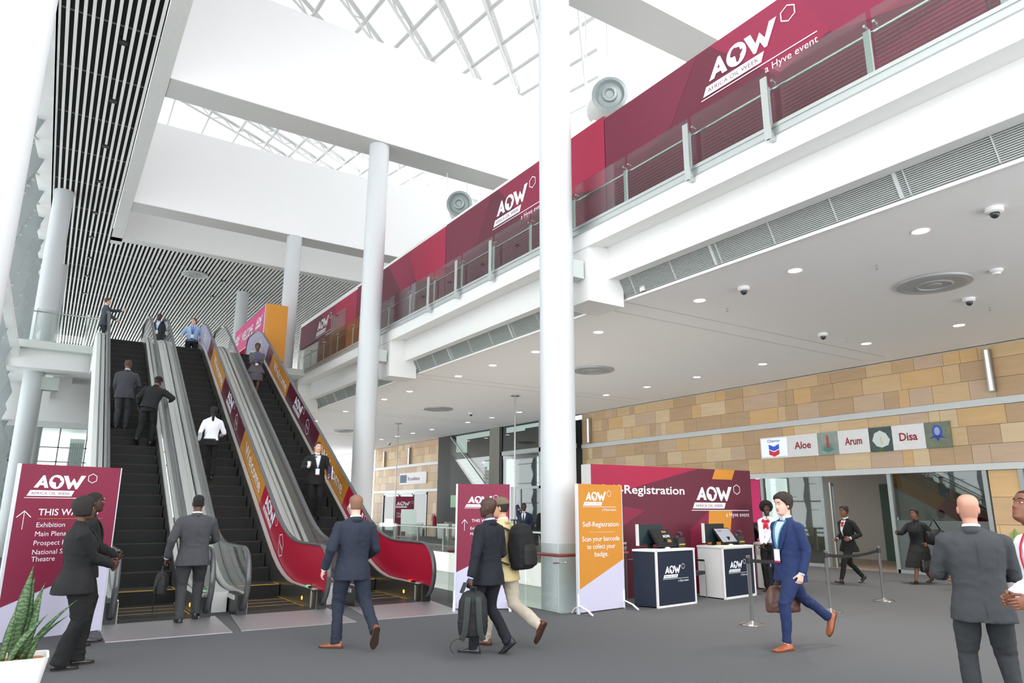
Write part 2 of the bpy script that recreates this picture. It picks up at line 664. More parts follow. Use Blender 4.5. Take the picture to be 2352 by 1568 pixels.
# glazed front of the room behind
FR = mat('frame_grey', 'a9afae', .4, .5)
m = MB()
for y in (14.82, 12.72, 10.68, 8.3, 7.52, -2):
    m.box(XW - .04, XW + .1, y, y + .1, 0, 2.57)
m.box(XW - .04, XW + .1, 12.8, 14.9, 0, .09)
m.box(XW - .04, XW + .1, 8.3, 10.75, 0, .09)
m.box(XW - .04, XW + .1, -2, 7.6, 0, .09)
struct(m.build('window_1_frame', FR))
m = MB()
m.box(XW + .02, XW + .03, 12.82, 14.82, .09, 2.57)
m.box(XW + .02, XW + .03, 8.4, 10.68, .09, 2.57)
m.box(XW + .02, XW + .03, -2, 7.52, .09, 2.57)
struct(m.build('window_1', glassmat('shop_glass', 'c9d2ce', .8, .3)))
m = MB()
m.box(XW + .01, XW + .035, 8.4, 10.68, .1, 1.35)
struct(m.build('window_2', mat('frosted_band', '5d6663', .3, var=.03)))
m = MB()   # room interior
m.box(XW + 4.2, XW + 4.3, 5, 17, 0, 2.8)
m.box(XW + .3, XW + 4.3, 5, 17, 2.75, 2.85)
m.box(XW + .35, XW + 3.2, 10.62, 10.72, 0, 2.75)
m.box(XW, XW + 4.3, 4, 17, -.04, .006, 1)
m.box(XW + 4.1, XW + 4.2, 11.6, 13.4, 0, 2.45, 2)
struct(m.build('wall_inner_room', [mat('inner_wall', 'c8c9c6', .8), mat('inner_floor', 'a38f7c', .6), mat('green_glass_door', '56706a', .3)]))
dr = MB()
for (a, b, c, d) in ((0, .09, 0, 2.4), (.81, .9, 0, 2.4), (.09, .81, 0, .1), (.09, .81, 2.3, 2.4)):
    dr.box(-.02, .02, a, b, c, d)
dt = thing('glass_door', 'open aluminium framed glass door standing left in the entrance', 'door', (XW + .15, 12.62, 0), R_(-62))
dr.build('door_frame', FR, dt)
m = MB()
m.box(-.005, .005, .09, .81, .1, 2.3)
m.build('door_glass', GLASS2, dt)
m = MB()
m.box(XW - .02, XW + .02, 14.95, 15.4, 0, 2.56)
tag(m.build('pink_panel', PINK), 'bright pink wall panel left of the glazed entrance', 'panel')
m = MB()
m.box(XW - .03, XW + .02, 5.2, 7.3, .2, 2.1)
tag(m.build('ochre_panel', GOLD), 'ochre panel behind the glass at the right edge', 'panel')

# wall lamps on the stone
for y, z0, z1, lb in ((7.85, 4.44, 5.5, 'tall aluminium wall light above the wide stone wall at right'), (23.4, 4.33, 5.38, 'slim wall light on the stone just right of the big column'),
                      (41.4, 4.3, 5.35, 'slim vertical wall light on the far stone wall, right one'), (45.4, 4.3, 5.35, 'slim vertical wall light on the far stone wall, left one')):
    t = thing('wall_light', lb, 'wall light', (XW - .02, y, z0))
    m = MB()
    m.box(-.14, 0, -.07, .07, 0, z1 - z0)
    m.build('housing', STEEL, t)
    m = MB()
    m.box(-.15, -.14, -.03, .03, .03, z1 - z0 - .03)
    m.build('diffuser', mat('wall_lamp_glow', 'fff1f4', .5, emis=1.5), t)

# the room name sign
SX = XW - .05
Rv, Uv = V3((0, -1, 0)), V3((0, 0, 1))
zb0, zb1 = 3.18, 3.84
SIGNS = [(14.76, 13.74, 'screen'), (13.74, 12.72, 'Aloe'), (12.72, 12.06, 'aloe'), (12.06, 11.12, 'Arum'), (11.12, 10.47, 'lily'), (10.47, 9.6, 'Disa'), (9.6, 8.97, 'disa')]
DKRED = mat('sign_red', 'a02c36', .6)
for a, b, kind in SIGNS:
    hw = (a - b)
    mid = (a + b) / 2
    if kind == 'screen':
        t = thing('wall_screen', 'screen with the blue and red chevron emblem at the left of the sign', 'screen', (SX, mid, zb0))
        m = MB()
        m.box(-.03, .04, -hw / 2, hw / 2, 0, .66)
        m.build('screen_frame', mat('sign_white', 'f1f1f1', .4), t)
        m = MB()
        m.box(-.036, -.03, -hw / 2 + .04, hw / 2 - .04, .06, .62)
        m.build('display', mat('display_glow', 'ccd3ee', .3, emis=.55), t)
        m = MB()
        o = V3((-.04, 0, 0))
        for z, mi in ((.31, 0), (.14, 1)):
            m.flat([(-.19, z + .13), (-.19, z - .02), (0, z - .09), (.19, z - .02), (.19, z + .13), (0, z + .05)], o, Rv, Uv, .003, mi)
        put_text(m, 'Chevron', o + Uv * .5, Rv, Uv, .13, .003, 2, 'c', .01)
        m.build('emblem', [mat('chev_blue', '2a52c4', .4, emis=.3), mat('chev_red', 'c22a34', .4, emis=.3), mat('chev_text', '1b2a63', .5)], t)
    elif kind[0].isupper():
        t = thing('name_sign', 'white wall sign reading %s in dark red' % kind, 'sign', (SX, mid, zb0), 0)
        m = MB()
        m.box(-.03, .04, -hw / 2 + .003, hw / 2 - .003, 0, .66)
        m.build('sign_board', mat('sign_white', 'f1f1f1', .4), t)
        m = MB()
        put_text(m, kind, V3((-.033, 0, .24)), Rv, Uv, .3, .003, 0, 'c', .02, width=hw * .55)
        m.build('lettering', DKRED, t)
    else:
        desc = {'aloe': 'photo panel of a red aloe flower between Aloe and Arum', 'lily': 'photo panel of a white arum lily between Arum and Disa', 'disa': 'photo panel of a blue disa flower right of Disa'}[kind]
        t = thing('flower_panel', desc, 'picture', (SX, mid, zb0))
        m = MB()
        m.box(-.03, .04, -hw / 2 + .003, hw / 2 - .003, 0, .66)
        m.build('panel_board', mat('pic_bg_' + kind, {'aloe': '9aa8a0', 'lily': '4b5a58', 'disa': '7c8470'}[kind], .5, var=.35, scale=9), t)
        m = MB()
        o = V3((-.031, 0, .3))
        if kind == 'aloe':
            for k in range(11):
                a_ = R_(15 + k * 15)
                d = V3((math.cos(a_), math.sin(a_), 0))
                m.flat([(-.03 * d.y, .03 * d.x - .2), (.03 * d.y, -.03 * d.x - .2), (.3 * d.x, .3 * d.y - .2)], o, Rv, Uv, .003 + k * .0004, 0)
            m.flat([(-.035, -.1), (.035, -.1), (.03, .22), (0, .3), (-.03, .22)], o, Rv, Uv, .01, 1)
            ms = [mat('aloe_leaf', '5f8f86', .6), mat('aloe_flower', 'cf4436', .6)]
        elif kind == 'lily':
            m.flat([(-.24, .0), (-.16, .2), (.0, .27), (.16, .18), (.26, .0), (.2, -.14), (.02, -.2), (-.12, -.16)], o, Rv, Uv, .003, 0)
            m.flat([(.0, -.12), (.05, -.1), (.03, .1), (.0, .1)], o, Rv, Uv, .006, 1)
            m.flat([(-.03, -.2), (.04, -.2), (.0, -.3), (-.08, -.3)], o, Rv, Uv, .005, 2)
            ms = [mat('lily_white', 'dfe9e6', .6), mat('lily_yellow', 'e2d59a', .6), mat('lily_stem', '4e7a45', .6)]
        else:
            m.flat([(.13 * math.cos(a_), .1 + .18 * math.sin(a_)) for a_ in (2 * math.pi * k / 16 for k in range(16))], o, Rv, Uv, .003, 0)
            m.flat([(-.22, -.06), (-.05, .02), (.05, .02), (.22, -.08), (.06, -.04), (0, -.14), (-.06, -.04)], o, Rv, Uv, .006, 1)
            m.flat([(.07 * math.cos(a_), .12 + .11 * math.sin(a_)) for a_ in (2 * math.pi * k / 12 for k in range(12))], o, Rv, Uv, .007, 2)
            ms = [mat('disa_blue', '3f62c4', .6), mat('disa_deep', '2e49a0', .6), mat('disa_pale', 'a8b4dc', .6)]
        m.build('flower_picture', ms, t)

# ---- downlights, diffusers, cameras, sprinklers in the lower ceiling
LTS = [(10.3, y) for y in (2.7, 4.85, 6.97, 9.12, 12.2, 14.75, 16.9, 18.95, 22.5, 24.75, 28.9, 33)] + [(16.5, y) for y in (5.1, 7.25, 9.4, 12.45, 14.9, 17.1, 19.2, 24.85, 27.1, 29.3, 33.1, 35.4, 37.5, 39.8)]
proto = None
for i, (x, y) in enumerate(LTS):
    if proto is None:
        proto = thing('ceiling_downlight', '', 'ceiling light')
        m = MB()
        m.lathe((0, 0, 0), [(.105, 0), (.13, -.012), (.13, -.004), (.105, .0)], 28)
        m.build('trim_ring', mat('ring_pink_white', 'eedddd', .4), proto, True)
        m = MB()
        m.lathe((0, 0, 0), [(.001, -.006), (.105, -.006), (.105, -.003), (.001, -.003)], 24)
        m.build('lamp', EMLAMP, proto)
        o = proto
    else:
        o = copy_tree(proto)
    o.location = (x, y, ZC)
    row = 'near the balcony' if x < 12 else 'near the stone wall'
    o['label'] = 'round lit downlight in the grey ceiling, row ' + row
    o['group'] = 'ceiling downlights, row ' + row
    if y < 30:
        l = bpy.data.lights.new('spot', 'SPOT')
        l.energy = 190
        l.spot_size = R_(95)
        l.spot_blend = .8
        l.shadow_soft_size = .1
        l.color = (1, .95, .88)
        lo = bpy.data.objects.new('downlight_beam', l)
        COL.objects.link(lo)
        lo.parent = o
        lo.location = (0, 0, -.03)
proto = None
DL = ['large round air diffuser at the right of the grey ceiling', 'round air diffuser just right of the big column', 'round air diffuser between the two columns', 'farthest small round diffuser in the grey ceiling']
for i, (x, y) in enumerate(((12.95, 6.0), (13.1, 15.8), (13.15, 25.9), (12.95, 36.4), (4.93 * .98, 36.4))):
    if proto is None:
        proto = thing('air_diffuser', '', 'air diffuser')
        m = MB()
        m.lathe((0, 0, 0), [(.62, 0), (.60, -.035), (.50, -.045), (.47, .0)], 48)
        m.build('outer_ring', mat('diffuser_grey', 'b4b6b6', .45, .3), proto, True)
        m = MB()
        m.lathe((0, 0, 0), [(.50, -.04), (.45, -.008), (.33, -.012), (.30, -.05), (.27, -.06), (.25, -.015), (.14, -.02), (.11, -.055), (.001, -.06)], 48)
        m.build('cone', mat('diffuser_dark', 'a4a7a7', .5), proto, True)
        o = proto
    else:
        o = copy_tree(proto)
    o.location = (x, y, ZC - .006) if i < 4 else (x, y, ZB - .03)
    o['label'] = DL[i] if i < 4 else 'round air diffuser in the slatted ceiling above the escalators'
CL = [('white dome security camera at upper right of the ceiling', 10.3, 3.88), ('dome security camera left of centre in the grey ceiling', 10.33, 8.08),
      ('dome security camera below the large right diffuser', 14.5, 6.13), ('dome security camera nearest the stone wall', 14.7, 9.38),
      ('dome security camera in the far part of the ceiling', 14.9, 26.2), ('farthest tiny dome camera near the sandstone wall', 17.8, 41.6)]
proto = None
for lb, x, y in CL:
    if proto is None:
        proto = thing('security_camera', '', 'security camera')
        m = MB()
        m.lathe((0, 0, 0), [(.001, 0), (.11, 0), (.11, -.06), (.09, -.075), (.001, -.075)], 24)
        m.build('camera_body', WHITE, proto, True)
        m = MB()
        m.ball((0, 0, -.08), (.062, .062, .07))
        m.build('dome', mat('smoked_dome', '33353a', .08), proto, 2)
        o = proto
    else:
        o = copy_tree(proto)
    o.location = (x, y, ZC)
    o['label'] = lb
m = MB()
m.lathe((13.1, 5.05, ZC), [(.001, 0), (.1, 0), (.1, -.03), (.06, -.06), (.06, -.09), (.001, -.09)], 20)
tag(m.build('smoke_detector', WHITE, None, True), 'white smoke detector right of the large diffuser', 'smoke detector')
for x, y in ((11.2, 6.05), (11.2, 9.2), (15.6, 9.35), (15.5, 6.2)):
    m = MB()
    m.lathe((x, y, ZC), [(.02, 0), (.02, -.02), (.008, -.02), (.008, -.06), (.025, -.065), (.025, -.07)], 10)
    tag(m.build('sprinkler_head', CHROME, None, True), 'tiny sprinkler head in the grey ceiling', 'sprinkler', 'ceiling sprinklers')
m = MB()
m.box(9.0, 9.1, 9.3, 9.42, ZC + .03, ZC + .16)
tag(m.build('sensor_box', WHITE), 'small white box on the ceiling edge near the big column', 'sensor box')

# ---- banner wall behind the balcony
jo = [31.9, 24.72, 17.5, 10.3, 3.1, -4.1]
t0z = [9.72, 9.78, 9.8, 9.72, 9.6]
for i in range(5):
    ya, yb = jo[i], jo[i + 1]
    W_ = ya - yb
    lbl = ['farthest maroon event banner at the end of the balcony', 'plain maroon and crimson event banner right of the second column, without logo', 'maroon event banner left of the large column with crimson right end', 'maroon event banner right of the large column with big white logo', 'maroon event banner at the upper right corner'][i]
    t = thing('event_banner', lbl, 'banner', (XN, yb, ZF))
    H_ = t0z[i] - ZF
    m = MB()
    O_ = V3((0, W_ - .01, 0))
    z0 = 0
    cut = [(0, 1.72), (2.7, 1.70), (2.7, 0)] if i == 0 else [(0, 0)]
    m.prism(cut + [(W_ - .02, 0), (W_ - .02, H_), (0, H_)], O_, Rv, Uv, .08, 0)
    s = W_ / 7.2
    if i:
        m.flat([(0, H_), (2.6 * s, H_), (1.9 * s, H_ * .62), (0, H_ * .3)], O_, Rv, Uv, .002, 1)
    m.flat([(2.9 * s, H_), (W_ - .02, H_), (W_ - .02, H_ * .78), (4.2 * s, H_ * .52)], O_, Rv, Uv, .002, 2)
    m.flat([(4.6 * s, H_), (W_ - .02, H_), (W_ - .02, H_ * .42), (5.2 * s, H_ * .58)], O_, Rv, Uv, .003, 3)
    m.flat([(5.9 * s, 0), (W_ - .02, 0), (W_ - .02, H_ * .42), (5.6 * s, H_ * .3)], O_, Rv, Uv, .003, 4)
    m.build('banner_sheet', [MAROOND, mat('facet_a', '6d1c37', .55), mat('facet_b', '87193e', .55), CRIMSON if i < 3 else MAROON, mat('facet_c', '741c3a', .55)], t)
    m = MB()
    lo = O_ + Rv * (2.85 * s) + Uv * 2.08
    if i == 0:
        lo = O_ + Rv * (2.5) + Uv * 2.1
    if i == 1:
        continue
    logo(m, lo, Rv, Uv, .37, 0, 1, True, .0, .01)
    m.build('printed_logo', [INK, mat('facet_logo', '6a1a35', .55)], t)
m = MB()
for y in (31.95,):
    m.box(XN - .02, XN + .1, y, y + .06, ZF, 9.75)
tag(m.build('banner_end_post', WHITE), 'thin white post at the far end of the event banners', 'post')
m = MB()
m.box(XN + .1, XN + .2, 29.2, 31.9, ZF, 8.7)
struct(m.build('wall_white_panels', WHITE2))

# ---- balcony balustrade: glass bays, short posts, tall outside posts, rail
ys = [10.23 + 1.535 * k for k in range(-6, 13)]
for k, y in enumerate(ys[:-1]):
    t = thing('balustrade_bay', 'glass bay of the balcony balustrade with steel handrail', 'balustrade', (XB, y, ZF), 0, 'balcony balustrade bays')
    m = MB()
    m.box(-.008, .008, .03, 1.505, 0, .93)
    m.build('glass_panel', GLASS, t)
    m = MB()
    m.box(.03, .045, .02, .12, -.05, .68)
    m.build('post', ALU, t)
    m = MB()
    m.tube([(.1, 0, .66), (.1, 1.535, .66)], .022, 12)
    m.build('handrail', CHROME, t, True)
    for yy in (.06, 1.47):
        m = MB()
        m.tube([(-.03, yy, .72), (.05, yy, .72)], .02, 10)
        m.tube([(0, yy, .72), (.1, yy, .66)], .008, 6)
        m.build('glass_clamp', CHROME, t, True)
for y in (5.6, 7.12, 13.2, 14.86, 16.42):
    t = thing('outrigger_post', 'tall flat steel post standing off the balcony edge', 'post', (XB - .16, y, 6.7), 0, 'tall posts outside the balcony glass')
    m = MB()
    m.box(-.01, .01, -.055, .055, 0, .98)
    m.build('flat_bar', ALU, t)
    m = MB()
    m.box(-.02, .14, -.03, .03, .0, .1)
    m.build('foot_bracket', ALU, t)
m = MB()
m.box(-.01, .01, 0, 1.45, 0, 1.75)
t = thing('glass_gate', 'tall glass sheet standing above the far balcony railing', 'glass screen', (XB + .2, 23.9, ZF))
m.build('glass_sheet', GLASS2, t)
m = MB()
m.box(-.02, .02, 1.45, 1.49, 0, 1.75)
m.build('edge_post', FR, t)

# ---- ducts high up
for (y, lb) in ((11.9, 'big white ventilation duct with grey nozzle above the banner at right'), (19.5, 'white ventilation duct with grey nozzle beyond the middle column')):
    c = V3((10.6, y, 11.55))
    t = thing('jet_duct', lb, 'duct', c)
    m = MB()
    d = (V3((-.8, -.9, -.25))).normalized()
    pts = [d * .4, d * 0, V3((.3, .5, .12)), V3((.9, .8, .2)), V3((2.4, .9, .2))]
    m.tube(pts, [.40, .42, .5, .55, .55], 28)
    m.build('duct_body', mat('duct_white', 'd4d4d0', .5), t, True)
    m = MB()
    q = d.to_track_quat('Z', 'Y').to_matrix().to_4x4()
    m.lathe((0, 0, .42), [(.40, -.05), (.44, .02), (.36, .06), (.3, -.02), (.2, .02), (.18, .1), (.12, .12), (.09, .06), (.001, .06)], 32, T=q)
    m.build('nozzle', mat('nozzle_grey', '97a09f', .4, .3), t, True)
    m = MB()
    m.tube([(.5, .6, .5), (.5, .6, 5)], .015, 6)
    m.tube([(-.4, .4, .4), (-.4, .4, 5)], .015, 6)
    m.build('hanger_rod', WHITE, t)
m = MB()
m.box(9.3, 9.5, 11, 33, 9.95, 10.15)
m.box(21, 21.2, -2, 60, ZF, 18)
struct(m.build('wall_upper_right', WHITE2))

# ---- facade on the left: leaning fins, small shelves and glass
FIN = mat('fin_grey', '8f9595', .5, var=.03)
m = MB()
for k in range(34):
    y = 9.0 + k * 1.45
    ph = .8 * (k % 2)
    n_ = 18
    rg = []
    for j in range(n_ + 1):
        z = j * .8
        tri = abs(((z + ph) / 1.6) % 1 - .5) * 2
        xr = -1.72 + .26 * tri
        rg.append([(-2.12, y, z), (xr, y, z), (xr, y + .05, z), (-2.12, y + .05, z)])
    m.rings(rg)
    for j in range(9):
        z = j * 1.6 + (.8 - ph)
        m.rings([[(-2.1, y, z), (-1.6, y, z), (-1.95, y - .6, z)], [(-2.1, y, z + .03), (-1.6, y, z + .03), (-1.95, y - .6, z + .03)]], 1)
for j in range(8):
    m.box(-2.12, -2.0, 8, 60, .2 + j * 1.9, .28 + j * 1.9, 1)
struct(m.build('wall_left_facade', [FIN, mat('fin_shelf', 'd5d9d8', .5)]))
m = MB()
m.box(-2.16, -2.14, 6, 60, 0, 15)
struct(m.build('window_3', glassmat('facade_glass', 'f6f9f9', .99, .03)))
m = MB()
m.box(-2.2, -1.2, 8, 82, ZB - .02, ZB + .3)
m.box(-1.5, -1.3, 8, 60, 6.4, 6.62)
struct(m.build('trim_7', WHITE2))

# ---- upper landing, bulkheads below it and the bright window beyond
m = MB()
m.box(-2.1, 8.1, 27.6, 60, 6.7, ZF)
m.box(.8, 6.2, 26.2, 27.6, 6.5, ZF - .01)
struct(m.build('floor_upper_landing', mat('landing_edge', 'c9cec9', .6)))
m = MB()
m.box(-2, 1.0, 28.0, 31.5, 6.1, 6.7)
m.box(-.3, .3, 29.5, 31, 5.3, 6.2)
m.box(-2, 8.0, 31.5, 34, 4.7, 6.7)
m.box(-2, 8.0, 38.4, 38.8, 5.3, 6.7)
m.box(-2, 8.0, 36, 38.4, 5.15, 5.3)
struct(m.build('wall_bulkhead', WHITE))
m = MB()
m.box(-2, 8, 38.6, 38.8, 0, 1.1)
for y in (0,):
    for z in (3.55, 4.2, 5.1):
        m.box(-2, 8, 38.5, 38.62, z, z + .05)
    for x in (-1.6, .2, 1.28, 2.4, 4.2, 6):
        m.box(x, x + .06, 38.5, 38.62, 1.1, 5.2)
struct(m.build('window_4_frame', FR))
m = MB()
m.box(-2, 8, 38.55, 38.56, 1.1, 5.2)
struct(m.build('window_4', GLASS))
m = MB()
m.box(1.0, 1.9, 58, 60, 0, 6.2)
for k in range(6):
    m.box(1.05 + k * .14, 1.1 + k * .14, 57.95, 58, 4.1, 5.9, 1)
tag(m.build('distant_building', [WHITE2, mat('dist_glass', '9aa6aa', .4)]), 'pale building seen through the window left of the escalators', 'building')
# landing guard rail at left
t = thing('landing_railing', 'glass guard rail on the upper landing left of the escalators', 'railing', (-.5, 27.65, ZF))
m = MB()
for a, b in ((-.5, .2), (.24, .95), (.98, 1.42)):
    m.box(a, b, -.01, .01, .05, 1.1)
m.build('glass_panel', GLASS2, t)
m = MB()
m.tube([(-.6, 0, 1.0), (1.45, 0, 1.0)], .025, 10)
m.build('handrail', CHROME, t, True)
for x in (-.5, .22, .96):
    m = MB()
    m.box(x - .02, x + .02, .01, .05, 0, 1.1)
    m.build('post', ALU, t)
t = thing('landing_railing', 'glass guard rail right of the escalators near the upper column', 'railing', (6.1, 26.8, ZF))
m = MB()
m.box(0, .02, 0, 2.4, .05, 1.05)
m.box(0, 1.0, 2.4, 2.42, .05, 1.05)
m.build('glass_panel', GLASS2, t)
m = MB()
m.tube([(-.02, 0, 1.0), (-.02, 2.4, 1.0), (1.2, 2.4, 1.0)], .022, 10)
m.build('handrail', CHROME, t, True)

# pink and ochre welcome arch on the upper floor
t = thing('welcome_arch', 'pink and ochre entrance arch reading WELCOME on the upper floor', 'entrance arch', (6.14, 26.5, ZF))
m = MB()
m.box(.0, .35, .25, 5.4, 1.05, 2.15)
m.box(.0, .35, .25, .75, 0, 1.05)
m.box(.0, .35, 4.9, 5.4, 0, 1.05)
m.build('pink_frame', mat('print_pink2', 'd63a7d', .5), t)
m = MB()
m.box(.01, .78, .0, .24, 0, 2.17)
m.box(.35, .75, .24, 5.4, 0, 2.0)
m.build('ochre_side', mat('ochre2', 'd8922e', .5), t)
m = MB()
m.box(-.012, 0, .25, 5.4, 1.03, 1.06)
m.box(-.012, 0, .2, .26, 0, 2.17)
m.build('white_edge', INK, t)
pp = Parts(t, [INK, mat('print_pink2', 'd63a7d', .5)])
pp.text('WELCOME', V3((-.005, 3.0, 1.42)), Rv, Uv, .55, .006, 0, 'c', .02, width=1.9)
pp.logo(V3((-.005, 1.55, 1.62)), Rv, Uv, .24, 0, 1, False)
pp.logo(V3((-.005, 5.3, 1.6)), Rv, Uv, .24, 0, 1, False)
# ================================================================ ESCALATORS
ESCG = glassmat('escalator_glass', 'fafcfb', .995, .06)
Y0, Y1, SL = 13.9, 25.95, .577


def hz(y):
    """height of the step line with rounded ends"""
    r = .9

    def sm(a):
        return 0 if a < -r else (a if a > r else (a + r) ** 2 / (4 * r))
    return SL * (sm(y - Y0) - sm(y - Y1))


def hrpath():
    """centre line of one handrail in (y, z)"""
    p = []
    c = (11.92, .52)
    r = .46
    for k in range(13):
        a = R_(-100 - k * 14.2)
        p.append((c[0] + r * math.cos(a), c[1] + r * math.sin(a)))
    y = 12.0
    while y < 27.45:
        p.append((y, hz(y) + .98 + .04 * max(0, min(1, (y - 14) / 3))))
        y += .25 if (y < 15.5 or y > 24.5) else 1.0
    c = (27.5, ZF + .56)
    for k in range(12):
        a = R_(88 - k * 15)
        p.append((c[0] + r * math.cos(a), c[1] + r * math.sin(a)))
    return p


HP = hrpath()
STEPB = mat('step_black', '111212', .75, bump=.4, bscale=40, var=.2)
RUB = mat('handrail_grey', '4a4c4e', .25, var=.03, spec=.8)
SKIRT = mat('skirt_steel', 'd2d2ce', .28, 1, var=.05, scale=3)
DECK = mat('deck_steel', 'd6d7d4', .45, .45, var=.06, scale=2, stretch=(1, .4, 1))


def strip(mb, x0, x1, lo, hi, ya, yb, mi=0, dy=.35):
    """band between two height offsets above the step line"""
    n = max(1, int((yb - ya) / dy))
    rg = []
    for i in range(n + 1):
        y = ya + (yb - ya) * i / n
        rg.append([(x0, y, hz(y) + lo), (x1, y, hz(y) + lo), (x1, y, hz(y) + hi), (x0, y, hz(y) + hi)])
    mb.rings(rg, mi)


def wrap_poly(ya, yb, n=14):
    """inner face outline of the balustrade between slanted cuts"""
    lo, hi = [], []
    for i in range(n + 1):
        f = i / n
        a = ya + (yb - ya) * f
        lo.append((a + .28, hz(a + .28) + .3))
        b = a - .28
        hi.append((b, hz(b) + .97))
    return lo, hi


def wrap_material():
    # printed film: slanted colour fields along the incline
    m = bpy.data.materials.new('escalator_film')
    m.use_nodes = True
    nt = m.node_tree
    p = nt.nodes['Principled BSDF']
    p.inputs['Roughness'].default_value = .42
    tc = nt.nodes.new('ShaderNodeTexCoord')
    sp = nt.nodes.new('ShaderNodeSeparateXYZ')
    nt.links.new(tc.outputs['Object'], sp.inputs[0])
    a = nt.nodes.new('ShaderNodeMath')
    a.operation = 'MULTIPLY_ADD'
    a.inputs[1].default_value = 1 - .62 * SL
    a.inputs[2].default_value = .62 * (SL * Y0 - .6)
    nt.links.new(sp.outputs[1], a.inputs[0])
    b = nt.nodes.new('ShaderNodeMath')
    b.operation = 'MULTIPLY_ADD'
    b.inputs[1].default_value = .62
    nt.links.new(sp.outputs[2], b.inputs[0])
    nt.links.new(a.outputs[0], b.inputs[2])
    mr = nt.nodes.new('ShaderNodeMapRange')
    mr.inputs[1].default_value = 8
    mr.inputs[2].default_value = 30
    nt.links.new(b.outputs[0], mr.inputs[0])
    cr = nt.nodes.new('ShaderNodeValToRGB')
    cr.color_ramp.interpolation = 'CONSTANT'
    cols = [(8, 'b00832'), (16.0, 'cf8a2c'), (18.4, '58122a'), (21.6, 'cf8a2c'), (23.9, '611c37'), (24.6, 'b9b0cc')]
    e = cr.color_ramp.elements
    e[0].position, e[0].color = 0, lin(cols[0][1])
    e[1].position, e[1].color = (cols[1][0] - 8) / 22, lin(cols[1][1])
    for q, h in cols[2:]:
        n_ = e.new((q - 8) / 22)
        n_.color = lin(h)
    nt.links.new(mr.outputs[0], cr.inputs[0])
    nt.links.new(cr.outputs[0], p.inputs['Base Color'])
    return m


WRAP = wrap_material()


